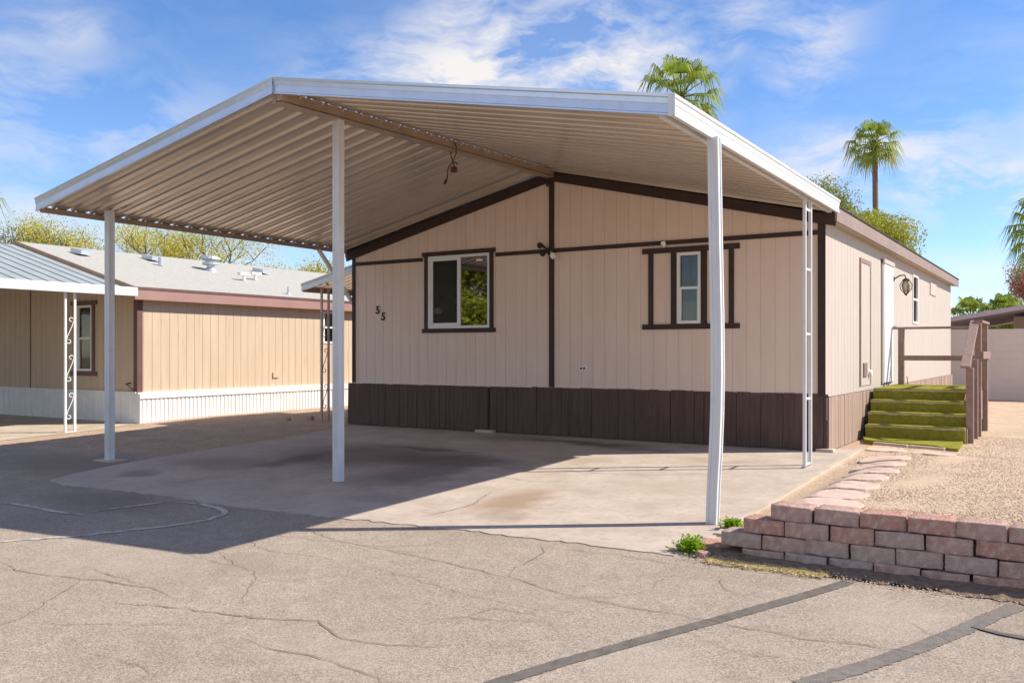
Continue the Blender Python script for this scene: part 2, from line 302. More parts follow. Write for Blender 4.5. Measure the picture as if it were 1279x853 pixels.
# ------------------------------------------------------------------ ground, road, driveway, yard
g = MB(); xs = [-300, -60, 60, 300]; ys = [-300, -40, -9, 12.5, 60, 300]
for y in ys:
    for x in xs: g.v.append((x, y, gz(y) - .012))
for j in range(len(ys)-1):
    for i in range(3): a = j*4+i; g.f.append((a, a+1, a+5, a+4))
tag(g.build('ground', m_dirt), kind='structure')
ROADTOP = [(60, 6.3), (-2.2, 6.3), (-2.5, 7.0), (-10.3, 7.0), (-10.9, 7.9), (-11.6, 8.2), (-12.4, 7.9), (-13.6, 7.6), (-15.5, 7.5), (-60, 7.5)]
def sheet(name, pts, dz, m, kind='structure', parent=None):
    r_ = MB(); r_.add([(x, y, gz(y) + dz) for x, y in pts], [tuple(range(len(pts)))]); o = r_.build(name, m, parent)
    if not parent: tag(o, kind=kind)
    return o
def rough(pts, amp, step=.12, seed=0):
    o = []; rr = random.Random(seed)
    for i in range(len(pts)-1):
        a = Vector(pts[i]); b = Vector(pts[i+1]); L = (b-a).length; n = max(1, int(L/step)) if L < 30 else 1
        nrm = Vector((-(b-a).y, (b-a).x)).normalized() if L else Vector((0, 0))
        for k in range(n):
            p = a.lerp(b, k/n); d = 0 if (k == 0 and i == 0) or L >= 30 else rr.uniform(-amp, amp); o.append(tuple(p + nrm*d))
    o.append(pts[-1]); return o
road = sheet('road', rough(ROADTOP, .05, .2) + [(-60, -6), (60, -6)], 0, m_asphalt)
SL = [(-10.41, 6.1), (-9.92, 5.98), (-9.01, 6.06), (-8.18, 6.08), (-7.49, 6.05), (-6.66, 6.05), (-5.82, 6.13), (-5.09, 6.2), (-4.3, 6.27), (-3.54, 6.31), (-2.96, 6.31), (-2.56, 6.32)]
slab = rough(SL, .028, .07, 3) + [(-2.5, 6.5), (-2.5, 7.2), (-2.52, 9.0), (-2.5, 12.85), (-11.3, 12.85)] + [(-11.2, 11.8), (-10.95, 10.2), (-10.9, 8.8), (-10.88, 7.9), (-10.8, 7.3), (-10.64, 6.65)]
sb = MB(); n = len(slab)
sb.v = [(x, y, gz(y) + .008) for x, y in slab] + [(x, y, gz(y) - .1) for x, y in slab]
sb.f = [tuple(range(n))] + [(i, (i+1) % n, n+(i+1) % n, n+i) for i in range(n)]
tag(sb.build('driveway', m_conc), kind='structure')
sheet('neighbour_driveway', [(-15.3, 5), (-15.2, 9.9), (-15.55, 10.9), (-24, 10.9), (-24, 5)], -.006, m_conc2)
def ribbon(pts, w, dz, jag=.3, seed=1, mb=None, taper=True, sub=.07):
    rr = random.Random(seed); P = []
    for i in range(len(pts)-1):
        a = Vector(pts[i]); b = Vector(pts[i+1]); n = max(1, int((b-a).length/sub))
        for k in range(n): P.append(a.lerp(b, k/n))
    P.append(Vector(pts[-1])); mb = mb or MB(); o = len(mb.v)
    if taper:
        for i in range(1, len(P)-1): P[i] = P[i] + Vector((rr.uniform(-1, 1), rr.uniform(-1, 1))) * .016
    for i, p in enumerate(P):
        d = (P[min(i+1, len(P)-1)] - P[max(i-1, 0)]); d = d.normalized(); nn = Vector((-d.y, d.x))
        e = min(1, i/6+.15, (len(P)-1-i)/6+.15) if taper else 1
        a = w/2*e*(1+rr.uniform(-jag, jag)); b = w/2*e*(1+rr.uniform(-jag, jag))
        for q in (p+nn*a, p-nn*b): mb.v.append((q.x, q.y, gz(q.y)+dz))
        if i: mb.f.append((o+2*i-2, o+2*i-1, o+2*i+1, o+2*i))
    return mb
ribbon([(-2.41, 3.6), (-2.25, 4.03), (-2.03, 4.53), (-1.77, 5.1), (-1.6, 5.49), (-1.45, 5.84), (-1.32, 6.16), (-1.27, 6.34)], .092, .004, .09, 2, taper=False, sub=.014).build('crack_sealant', m_tar, road)
t2 = ribbon([(-1.12, 4.35), (-.9, 4.75), (-.7, 5.18), (-.55, 5.55), (-.42, 5.92), (-.3, 6.2)], .11, .004, .12, 3, taper=False, sub=.014)
t2.build('crack_sealant', m_tarpale, road)
ribbon([(-.5, 5.66), (-.36, 5.6), (-.25, 5.59), (.3, 5.5), (1.2, 5.4)], .05, .008, .2, 4, taper=False).build('crack_sealant', m_tar, road)
cr = MB()
for i, (c, w) in enumerate([
    ([(-5.85, 5.68), (-5.17, 5.47), (-4.45, 5.41), (-3.92, 5.33), (-3.3, 5.23), (-2.85, 5.1), (-2.37, 5.04), (-2.0, 5.05), (-1.65, 5.02), (-1.29, 5.0), (-.88, 5.06), (-.53, 5.04)], .012),
    ([(-7.03, 3.72), (-6.63, 3.63), (-6.29, 3.67), (-5.84, 3.76), (-5.4, 3.83), (-5.03, 3.78), (-4.91, 3.71)], .013), ([(-6.29, 3.95), (-5.74, 3.88), (-5.35, 3.85), (-5.24, 3.87)], .009),
    ([(-5.34, 3.47), (-4.92, 3.61), (-4.56, 3.68), (-4.14, 3.76), (-3.82, 3.91), (-3.67, 3.8), (-3.48, 3.74), (-3.27, 3.77), (-3.0, 3.85), (-2.83, 3.99)], .014),
    ([(-4.0, 3.45), (-3.7, 3.41), (-3.38, 3.46), (-3.12, 3.41), (-2.8, 3.41)], .012), ([(-4.42, 2.89), (-4.16, 2.9), (-3.97, 2.86), (-3.79, 2.84)], .010),
    ([(-3.69, 6.28), (-3.47, 5.95), (-3.45, 5.69), (-3.42, 5.4), (-3.32, 5.22)], .011), ([(-2.2, 6.0), (-2.06, 5.92), (-1.96, 5.7), (-1.73, 5.49)], .010),
    ([(-3.64, 6.1), (-2.88, 6.14), (-2.33, 6.1), (-2.2, 6.08)], .009), ([(-3.16, 4.28), (-3.03, 4.62), (-2.7, 4.63), (-2.48, 4.43)], .008),
    ([(-4.6, 5.0), (-4.0, 4.9), (-3.3, 4.75), (-2.6, 4.7)], .007), ([(-6.9, 4.5), (-6.2, 4.6), (-5.5, 4.5), (-4.9, 4.6)], .007), ([(-3.3, 3.2), (-2.9, 3.1), (-2.5, 3.2)], .008), ([(-1.9, 4.8), (-1.5, 4.6), (-1.2, 4.7), (-.8, 4.5)], .007)]):
    ribbon(c, w*.5, .006, .75, 20+i, cr)
rq = random.Random(77)
for i in range(16):
    x, yy = rq.uniform(-6.5, 0), rq.uniform(2.8, 6.0); a = rq.choice([0.1, -.25, 1.2, -.9])+rq.uniform(-.3, .3); c = [(x, yy)]
    for k in range(rq.randint(4, 9)):
        a += rq.uniform(-.45, .45); x += math.cos(a)*.22; yy += math.sin(a)*.22
        if yy > 6.15: break
        c.append((x, yy))
    if len(c) > 2: ribbon(c, .0035, .005, .7, 200+i, cr)
cr.build('cracks', m_crack, road)
pm = MB()
for i, c in enumerate([[(-9.77, 5.01), (-9.23, 5.05), (-8.64, 5.04), (-8.06, 5.05)], [(-8.14, 5.13), (-8.09, 5.46), (-7.98, 5.75), (-7.94, 5.96)],
    [(-7.85, 5.92), (-7.5, 5.98), (-7.15, 5.93), (-6.9, 5.76), (-6.8, 5.51), (-6.88, 5.21), (-7.07, 4.85), (-7.27, 4.53), (-7.47, 4.29), (-7.75, 3.98)]]):
    ribbon(c, .06, .005, .35, 50+i, pm)
pm.build('worn_paint_line', m_oldpaint, road)
# slab cracks
cs = MB()
for i, c in enumerate([[(-4.8, 11.9), (-5.6, 11.6), (-6.2, 11.75)], [(-4.62, 8.9), (-5.2, 8.6), (-5.6, 8.7), (-6.3, 8.0), (-6.9, 8.1), (-7.6, 7.4)], [(-3.3, 10.2), (-4.2, 9.6), (-5.0, 9.4), (-5.5, 9.6)], [(-8.8, 6.3), (-8.7, 7.6), (-8.5, 8.9), (-8.9, 10.4)], [(-5.1, 6.4), (-5.0, 7.2), (-5.25, 7.9)]]):
    ribbon(c, .007, .012, .6, 80+i, cs)
drv = bpy.data.objects['driveway']
ed = MB(); ed.hexa([(-2.53, 7.1, gz(7.1)), (-2.46, 7.1, gz(7.1)), (-2.46, 12.8, .05), (-2.53, 12.8, .05), (-2.53, 7.1, gz(7.1)+.024), (-2.46, 7.1, gz(7.1)+.024), (-2.46, 12.8, .085), (-2.53, 12.8, .085)]); ed.build('slab_edge', m_conc2, drv, .006)
cs.build('cracks', m_crack, drv)
# yard of gravel behind the block wall
y_ = MB(); X = [-2.5+.15*i for i in range(9)] + [-1.0, -.5, 0, 1, 3, 8, 20, 60]; Yv = [6.66, 6.8, 7.2, 8, 9, 10, 11, 12, 12.5, 13, 15, 18, 22, 30, 60]
for b in Yv:
    for a in X: y_.v.append((a, b, yardz(a, b) + .0 + (.012*noise.noise(Vector((a*2, b*2, 0))) if a > -2.4 else 0)))
nx = len(X)
for j in range(len(Yv)-1):
    for i in range(nx-1): a = j*nx+i; y_.f.append((a, a+1, a+nx+1, a+nx))
o_ = len(y_.v); y_.v += [(a, 6.655, gz(6.6)-.1) for a in X]; y_.f += [(o_+i, o_+i+1, i+1, i) for i in range(nx-1)]
tag(y_.build('gravel_yard', m_gravel, smooth=True), kind='structure')
# loose pebbles
def pebbles(name, n, area, zf, m, smin, smax, seed, label, pw=1.6):
    rs = np.random.RandomState(seed); base = np.array([(1,0,0),(-1,0,0),(0,1,0),(0,-1,0),(0,0,1),(0,0,-1)], float)
    fc = np.array([(0,2,4),(2,1,4),(1,3,4),(3,0,4),(2,0,5),(1,2,5),(3,1,5),(0,3,5)])
    x0, x1, y0, y1 = area; x = rs.uniform(x0, x1, n); y = y0 + (y1-y0)*rs.rand(n)**pw
    z = np.array([zf(a, b) for a, b in zip(x, y)]); s = rs.uniform(smin, smax, n)
    V = base[None]*(s[:, None, None])*rs.uniform(.6, 1.2, (n, 1, 3))*np.array([1, 1, .6]); V += rs.uniform(-.2, .2, V.shape)*s[:, None, None]
    an = rs.uniform(0, 6.28, n); c_, s_ = np.cos(an)[:, None], np.sin(an)[:, None]
    vx = V[:, :, 0]*c_-V[:, :, 1]*s_+x[:, None]; vy = V[:, :, 0]*s_+V[:, :, 1]*c_+y[:, None]; vz = V[:, :, 2]+z[:, None]+s[:, None]*.25
    VV = np.stack([vx, vy, vz], -1).reshape(-1, 3); FF = (fc[None]+6*np.arange(n)[:, None, None]).reshape(-1, 3)
    return rawmesh(name, VV, FF, m, label=None, kind='stuff')
def rawmesh(name, V, Fc, m, parent=None, label=None, kind=None):
    k = Fc.shape[1]; me = bpy.data.meshes.new(name); me.vertices.add(len(V)); me.vertices.foreach_set('co', V.astype(np.float32).ravel())
    me.loops.add(Fc.size); me.loops.foreach_set('vertex_index', Fc.astype(np.int32).ravel())
    me.polygons.add(len(Fc)); me.polygons.foreach_set('loop_start', np.arange(0, Fc.size, k, dtype=np.int32)); me.polygons.foreach_set('loop_total', np.full(len(Fc), k, dtype=np.int32))
    me.update(calc_edges=True); me.materials.append(m); o = bpy.data.objects.new(name, me); COL.objects.link(o)
    if parent: o.parent = parent
    if kind: o['kind'] = kind
    return o
o = pebbles('loose_gravel', 52000, (-2.4, 3.5, 6.75, 16), yardz, m_pebble, .004, .010, 1, '')
tag(o, 'loose tan gravel scattered over the yard behind the block wall', 'gravel')
o = pebbles('side_gravel', 9000, (-15.4, -11, 8.0, 17), lambda x, y: gz(y)-.014, m_pebble, .005, .014, 2, '', 1)
tag(o, 'loose brown gravel on the strip between the two homes', 'gravel')

# ------------------------------------------------------------------ siding
def siding(axis, p, sgn, u0, u1, zb, zt, holes=(), sp=.203, gw=.008, gd=.006, th=.04, off=0.0):
    """grooved boards. axis 'x': wall in plane y=p facing sgn*y ; axis 'y': plane x=p facing sgn*x"""
    m = MB(); br = {u0, u1}
    u = u0 + sp*.6 + off
    gro = []
    while u < u1 - gw:
        gro.append((u, u+gw)); br |= {u, u+gw}; u += sp
    for h in holes: br |= {h[0], h[1]}
    br |= {b for b in getattr(zt, 'brk', []) if u0 < b < u1}
    br = sorted(br); f = (lambda u, d, z: (u, p+sgn*d, z)) if axis == 'x' else (lambda u, d, z: (p+sgn*d, u, z))
    lev = []
    for a, b in zip(br, br[1:]):
        mid = (a+b)/2; d = -gd if any(x <= mid <= y for x, y in gro) else 0
        ints = [(None, None)]
        hs_ = sorted([(h[2], h[3]) for h in holes if h[0] <= mid <= h[1]])
        segs = []; lo = 'b'
        for h0, h1 in hs_: segs.append((lo, h0)); lo = h1
        segs.append((lo, 't'))
        for s0, s1 in segs:
            za = zb if s0 == 'b' else s0; zc0 = zt(a) if s1 == 't' else s1; zc1 = zt(b) if s1 == 't' else s1
            m.add([f(a, d, za), f(b, d, za), f(b, d, zc1), f(a, d, zc0)], [(0, 1, 2, 3)])
        lev.append((a, b, d, segs))
    for (a0, b0, d0, s0), (a1, b1, d1, s1) in zip(lev, lev[1:]):
        if d0 != d1:
            for q0, q1 in s0: 
                za = zb if q0 == 'b' else q0; zc = zt(b0) if q1 == 't' else q1
                m.add([f(b0, d0, za), f(b0, d1, za), f(b0, d1, zc), f(b0, d0, zc)], [(0, 1, 2, 3)])
    for h in holes:   # reveals
        a, b, c, d = h
        for q in ([(a,0,c),(a,-.09,c),(a,-.09,d),(a,0,d)], [(b,0,c),(b,-.09,c),(b,-.09,d),(b,0,d)], [(a,0,c),(b,0,c),(b,-.09,c),(a,-.09,c)], [(a,0,d),(b,0,d),(b,-.09,d),(a,-.09,d)]):
            m.add([f(*t) for t in q], [(0, 1, 2, 3)])
    return m

# ------------------------------------------------------------------ main home
FX0, FX1, FY, RY = -11.4, -2.88, 12.5, 26.65; XR = -7.14; SL_ = .238; ZE = 3.25
def roofz(x): return ZE + SL_*(4.33-abs(x-XR))        # underside of rake at the gable
roofz.brk = [XR]
home = thing('mobile_home', (XR, FY, 0), 'beige mobile home with dark brown trim, number 55 and brown skirting, behind the carport', 'mobile home')
W1 = (-9.64, -8.34, 1.80, 3.06); W2 = (-5.01, -4.64, 1.81, 2.86)
wf = siding('x', FY, -1, FX0, FX1, .80, lambda x: roofz(x)-.02, [W1, W2])
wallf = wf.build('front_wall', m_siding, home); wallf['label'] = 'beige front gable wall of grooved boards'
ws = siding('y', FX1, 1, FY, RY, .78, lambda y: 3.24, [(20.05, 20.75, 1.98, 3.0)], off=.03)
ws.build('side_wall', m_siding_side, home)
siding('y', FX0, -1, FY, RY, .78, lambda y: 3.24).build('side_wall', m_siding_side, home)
siding('x', RY, 1, FX0, FX1, .78, lambda x: roofz(x)-.02).build('rear_wall', m_siding_side, home)
# trim
b = MB()
for a, c in ((FX0-.012, -9.76), (-8.22, -7.187), (-7.093, FX1-.102)): MB().box((a, FY-.022, 2.985), (c, FY-.001, 3.05)).build('band_trim', m_brown, home, .004)
MB().box((-7.185, FY-.026, .83), (-7.095, FY-.001, roofz(XR)-.1)).build('centre_trim', m_brown, home, .004)
b = MB().box((FX1-.10, FY-.024, .80), (FX1+.002, FY-.001, 3.15)); b.build('corner_trim', m_brown, home, .004)
MB().box((FX0-.012, FY-.024, .80), (FX0+.06, FY-.001, 3.15)).build('corner_trim', m_brown, home, .004)
b = MB()
for s in (-1, 1):
    xe = XR + s*4.40; q = lambda x, dz, yy: (x, yy, roofz(x)+dz)
    y0, y1 = FY-.045, FY-.002
    b.hexa([q(XR, -.15, y0), q(xe, -.15, y0), q(xe, -.15, y1), q(XR, -.15, y1), q(XR, 0, y0), q(xe, 0, y0), q(xe, 0, y1), q(XR, 0, y1)])
b.build('gable_trim', m_brown, home)
# roof
b = MB(); OV = .16
for s in (-1, 1):
    xe = XR + s*(4.26+OV); y0, y1 = FY+.02, RY+.35
    z0 = roofz(XR)+.03; z1 = roofz(xe)+.10
    b.hexa([(XR, y0, z0), (xe, y0, z1), (xe, y1, z1), (XR, y1, z0), (XR, y0, z0+.07), (xe, y0, z1+.03), (xe, y1, z1+.03), (XR, y1, z0+.07)])
rf = b.build('roof', m_roof, home)
for s in (-1, 1):
    xe = XR + s*(4.26+OV)
    MB().box((xe, FY-.05, 3.145), (xe-s*.03, RY+.35, 3.345)).build('eave_fascia', m_fascia, home, .004)
    MB().box((xe-s*.035, FY-.05, 3.347), (xe+s*.012, RY+.36, 3.362)).build('drip_edge', m_brown, rf)
    MB().box((xe-s*.03, FY-.05, 3.16), (XR+s*4.24, FY-.004, 3.40)).build('fascia_return', m_brown, home)
    MB().box((xe-s*.031, FY+.01, 3.17), (XR+s*4.262, RY+.3, 3.19)).build('soffit', m_siding_side, home)
vp = MB().tube([(-3.0, 13.1, 3.3), (-3.0, 13.1, 3.56)], .028).tube([(-2.93, 13.15, 3.3), (-2.93, 13.15, 3.52)], .02)
vp.build('vent_pipe', m_vinyl, rf)
fb_ = MB()
for s in (-1, 1):
    xe = XR+s*4.38; z0 = roofz(XR)+.125; z1 = roofz(xe)+.105
    fb_.hexa([(XR, FY-.22, z0), (xe, FY-.22, z1), (xe, FY+.25, z1), (XR, FY+.25, z0), (XR, FY-.22, z0+.012), (xe, FY-.22, z1+.012), (xe, FY+.25, z1+.012), (XR, FY+.25, z0+.012)])
    fb_.hexa([(XR, FY+.24, z0-.05), (xe, FY+.24, z1-.05), (xe, FY+.25, z1-.05), (XR, FY+.25, z0-.05), (XR, FY+.24, z0), (xe, FY+.24, z1), (xe, FY+.25, z1), (XR, FY+.25, z0)])
fb_.build('added_light_seal', m_alu, rf)  # strip added over the roof joint to stop sun leaking through the gap
# skirting panels
pan = [(-11.49, -8.35, -.055, .03), (-8.33, -5.96, -.03, .04), (-5.955, -2.84, -.022, .04)]
for i, (a, c, dy, dz) in enumerate(pan):
    rr = random.Random(i+3); p = MB(); u = a
    while u < c-.001:
        w = rr.choice([.09, .15, .2, .2, .13]); w = min(w, c-u); d = dy + rr.uniform(-.006, .006); g_ = .002 if rr.random() < .5 else .008
        top = .815+dz*.3+rr.uniform(-.008, .004)-(.01 if i == 0 else 0)
        p.hexa([(u, FY+d, .06), (u+w-g_, FY+d, .06), (u+w-g_, FY+d+.02, .06), (u, FY+d+.02, .06), (u, FY+d+.014, top), (u+w-g_, FY+d+.014, top), (u+w-g_, FY+d+.03, top), (u, FY+d+.03, top)]); u += w
    p.box((a, FY+dy+.022, .05), (c, FY+dy+.05, .80))
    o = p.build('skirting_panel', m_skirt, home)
MB().box((FX0, FY-.03, .818), (-7.5, FY-.004, .828)).build('flashing', m_white, home)
p = MB(); u = FY-.02
rr = random.Random(9)
while u < RY:
    w = rr.choice([.1, .2, .15]); x = FX1+.03+rr.uniform(-.004, .004)
    p.box((x-.02, u, .05), (x, u+w-.009, .775+rr.uniform(-.006, .004))); u += w
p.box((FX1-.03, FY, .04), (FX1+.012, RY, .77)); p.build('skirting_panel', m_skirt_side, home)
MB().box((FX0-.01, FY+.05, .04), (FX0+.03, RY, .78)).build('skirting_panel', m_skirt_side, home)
# concrete footing lump at the corner
MB().box((FX1-.12, FY-.09, .03), (FX1+.12, FY+.06, .09)).build('footing', m_conc2, home, .02)
MB().box((-8.55, FY-.15, .045), (-8.2, FY-.03, .09)).build('footing', m_conc2, home, .01)
# windows
def window(root, axis, p, sgn, a, b_, c, d, kind, pane_mat, name='window'):
    f = (lambda u, dd, z: (u, p+sgn*dd, z)) if axis == 'x' else (lambda u, dd, z: (p+sgn*dd, u, z))
    def bx(mb, u0, u1, d0, d1, z0, z1): A = f(u0, d0, z0); B = f(u1, d1, z1); mb.box(A, B); return mb
    fr = MB(); w = .045
    bx(fr, a, b_, -.05, .018, c, c+w); bx(fr, a, b_, -.05, .018, d-w, d); bx(fr, a, a+w, -.05, .0175, c+w, d-w); bx(fr, b_-w, b_, -.05, .0175, c+w, d-w)
    if kind == 'slider':
        mid = (a+b_)/2; bx(fr, mid-.025, mid+.04, -.045, .010, c+w, d-w)
        bx(fr, a+w, a+w+.045, -.045, -.005, c+w, d-w); bx(fr, a+w+.045, mid-.025, -.045, -.006, c+w, c+w+.05); bx(fr, a+w+.045, mid-.025, -.045, -.006, d-w-.04, d-w)
    elif kind == 'hung':
        mid = (c+d)/2; bx(fr, a+w, b_-w, -.045, .008, mid-.02, mid+.02); bx(fr, a+w, a+w+.018, -.045, 0, c+w, mid-.02); bx(fr, b_-w-.018, b_-w, -.045, 0, c+w, mid-.02)
    fo = fr.build(name, m_vinyl, root, .003)
    if kind == 'slider':
        mid = (a+b_)/2
        bx(MB(), a+w+.04, mid-.02, -.022, -.018, c+w+.04, d-w-.03).build('insect_screen', m_screen_half, fo)
        bx(MB(), mid+.04, b_-w, -.016, -.012, c+w, d-w).build('pane', pane_mat, fo); bx(MB(), a+w, mid-.02, -.034, -.03, c+w, d-w).build('pane', pane_mat, fo)
    else: bx(MB(), a+w, b_-w, -.03, -.026, c+w, d-w).build('pane', pane_mat, fo)
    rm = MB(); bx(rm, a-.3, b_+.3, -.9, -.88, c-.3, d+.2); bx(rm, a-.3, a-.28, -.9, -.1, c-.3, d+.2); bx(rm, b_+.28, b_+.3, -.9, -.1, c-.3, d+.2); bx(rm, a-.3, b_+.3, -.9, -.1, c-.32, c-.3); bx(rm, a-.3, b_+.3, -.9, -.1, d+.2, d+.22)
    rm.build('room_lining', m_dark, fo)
    return fo
m_screen_half = glass('insect_screen_mesh', (.5, .48, .44), .03, .5)
w1 = window(home, 'x', FY, -1, *W1, 'slider', m_glass)
MB().box((-9.6, FY+.2, 1.7), (-9.0, FY+.22, 3.1)).build('curtain', m_screen, w1)
MB().box((-8.62, FY-.0, 2.93), (-8.50, FY+.011, 2.965)).build('sticker', m_white, w1); MB().box((-8.60, FY-.001, 2.965), (-8.52, FY+.0105, 2.985)).build('sticker', M_('red_sticker', (.6, .05, .03)), w1)
t = MB(); x0, x1, z0, z1 = W1
t.add([(x0-.09, FY-.035, z1+.065), (x0-.13, FY-.035, z1+.085), (x1+.13, FY-.035, z1+.085), (x1+.09, FY-.035, z1+.0), (x0-.09, FY-.035, z1+.0)], [(0, 1, 2, 3, 4)])
t = MB().box((x0-.12, FY-.035, z1+.005), (x1+.12, FY-.002, z1+.075)).box((x0-.12, FY-.035, z0-.075), (x1+.12, FY-.002, z0-.003)).box((x0-.075, FY-.030, z0-.003), (x0-.003, FY-.002, z1+.005)).box((x1+.003, FY-.030, z0-.003), (x1+.075, FY-.002, z1+.005))
t.build('window_trim', m_brown, home, .004)
w2 = window(home, 'x', FY, -1, *W2, 'hung', m_glass2)
MB().box((-5.2, FY+.3, 2.14), (-4.5, FY+.32, 3.1)).build('blind', M_('grey_blind', (.33, .34, .34), .8), w2)
MB().box((-5.1, FY+.10, 1.75), (-4.6, FY+.12, 2.14)).box((-4.94, FY+.3, 2.3), (-4.88, FY+.33, 2.9)).build('curtain', m_curtain, w2)
t = MB().box((-5.56, FY-.032, 2.865), (-4.06, FY-.002, 2.945)).box((-5.56, FY-.032, 1.73), (-4.06, FY-.002, 1.805))
for a, c in ((-5.46, -5.385), (-5.10, -5.015), (-4.635, -4.545), (-4.22, -4.145)): t.box((a, FY-.028, 1.805), (c, FY-.002, 2.865))
t.build('window_trim', m_brown, home, .004)
# numerals
def numeral(txt, x, z, size, par):
    c = bpy.data.curves.new('numeral', 'FONT'); c.body = txt; c.size = size; c.extrude = .006; c.offset = .004; c.align_x = 'CENTER'
    o = bpy.data.objects.new('tmp', c); COL.objects.link(o); bpy.context.view_layer.update()
    me = bpy.data.meshes.new_from_object(o.evaluated_get(bpy.context.evaluated_depsgraph_get())); bpy.data.objects.remove(o)
    n_ = bpy.data.objects.new('house_number', me); COL.objects.link(n_); me.materials.clear(); me.materials.append(m_brown); n_.parent = par
    me.transform(Matrix.Translation((x-par.location.x, FY-.012-par.location.y, z-par.location.z)) @ Matrix.Rotation(R(90), 4, 'X') @ Matrix.Rotation(R(-6), 4, 'Z'))
numeral('5', -10.80, 2.09, .20, home); numeral('5', -10.67, 1.97, .20, home)
# outlet, security lights
MB().box((-6.64, FY-.03, 1.10), (-6.50, FY-.001, 1.17)).build('outlet', m_white, home, .004)
MB().box((-6.615, FY-.036, 1.12), (-6.58, FY-.031, 1.15)).box((-6.56, FY-.036, 1.12), (-6.525, FY-.031, 1.15)).build('outlet_cover', m_dark, home)
fl = MB().box((-7.19, FY-.07, 2.95), (-7.08, FY-.027, 3.07)); fl = fl.build('floodlight_base', m_brown, home, .01)
for x, z, c in ((-7.27, 3.11, m_dark), (-7.22, 2.98, m_dark), (-7.03, 2.93, m_vinyl)):
    MB().tube([(-7.13, FY-.06, 3.0), ((x-7.13)/2, FY-.1, (z+3)/2), (x, FY-.13, z)], [.012, .012, .03], 10).tube([(x, FY-.12, z), (x-.0, FY-.17, z-.015)], [.035, .052], 12).build('lamp_head', c, fl, smooth=False)
MB().tube([(-5.2, FY-.02, 3.03), (-5.2, FY-.07, 3.0)], [.02, .04], 10).tube([(-5.2, FY-.05, 3.04), (-5.2, FY-.05, 2.95)], .018, 8).build('lamp_head', m_vinyl, home)
MB().tube([(-7.2, FY-.05, 4.05), (-7.2, FY-.05, 4.2)], .02, 6).build('hook', m_brown, home)
# side wall fittings
side = FX1
MB().box((side, 14.72, .86), (side+.02, 14.78, 2.87)).box((side, 15.50, .86), (side+.02, 15.56, 2.87)).box((side, 14.78, 2.80), (side+.0205, 15.50, 2.87)).build('access_panel_trim', m_wood, home, .003)
MB().box((side+.002, 14.78, .86), (side+.012, 15.5, 2.8)).build('access_panel', m_siding_side, home)
v = MB().box((side+.012, 14.93, 1.0), (side+.03, 15.2, 1.22))
for i in range(6): v.box((side+.03, 14.95, 1.02+i*.033), (side+.036, 15.18, 1.04+i*.033))
v.build('louvre_vent', m_fascia, home)
MB().tube([(side+.01, 15.42, 1.05), (side+.06, 15.42, 1.05)], [.06, .05], 12).build('dryer_hood', m_vinyl, home)
d_ = MB().box((side+.004, 16.62, .86), (side+.045, 17.5, 2.93)).build('door', m_door, home, .004); d_['label'] = 'white side door at the top of the green steps'
MB().tube([(side+.045, 17.38, 1.85), (side+.10, 17.38, 1.85)], .012, 8).tube([(side+.095, 17.38, 1.85), (side+.12, 17.38, 1.85)], .03, 10).build('door_knob', m_galv, d_)
MB().box((side+.003, 16.54, .84), (side+.03, 16.62, 3.0)).box((side+.003, 17.5, .84), (side+.03, 17.58, 3.0)).box((side+.003, 16.54, 2.935), (side+.06, 17.58, 3.01)).build('door_frame', m_siding_side, home, .003)
ln = MB().tube([(side+.01, 17.75, 2.74), (side+.02, 17.75, 2.74)], .05, 10).tube([(side+.02, 17.75, 2.74), (side+.12, 17.75, 2.80), (side+.20, 17.75, 2.80), (side+.22, 17.75, 2.74)], .012, 6)
lt = ln.build('porch_lantern', m_dark, home)
cg = MB(); cx, cy, cz = side+.22, 17.75, 2.62
cg.lathe((cx, cy, cz), [(.005, .13), (.05, .11), (.07, .08)], 10)
for k in range(6):
    a = k*math.pi/3; pts = [(cx+r_*math.cos(a), cy+r_*math.sin(a), cz+z) for r_, z in ((.06, .08), (.105, .0), (.09, -.08), (.03, -.15))]; cg.tube(pts, .008, 5)
cg.lathe((cx, cy, cz), [(.035, -.15), (.02, -.18), (.004, -.2)], 8); cg.build('lantern_cage', m_dark, lt)
MB().lathe((cx, cy, cz), [(.03, -.12), (.07, -.05), (.08, 0), (.05, .07)], 12).build('lantern_glass', M_('amber_glass', (.45, .36, .25), .3), lt)
window(home, 'y', side, 1, 20.05, 20.75, 1.98, 3.0, 'hung', m_glass2)
MB().box((side+.001, 22.6, 2.72), (side+.02, 23.6, 3.0)).build('gable_vent', m_siding_side, home)

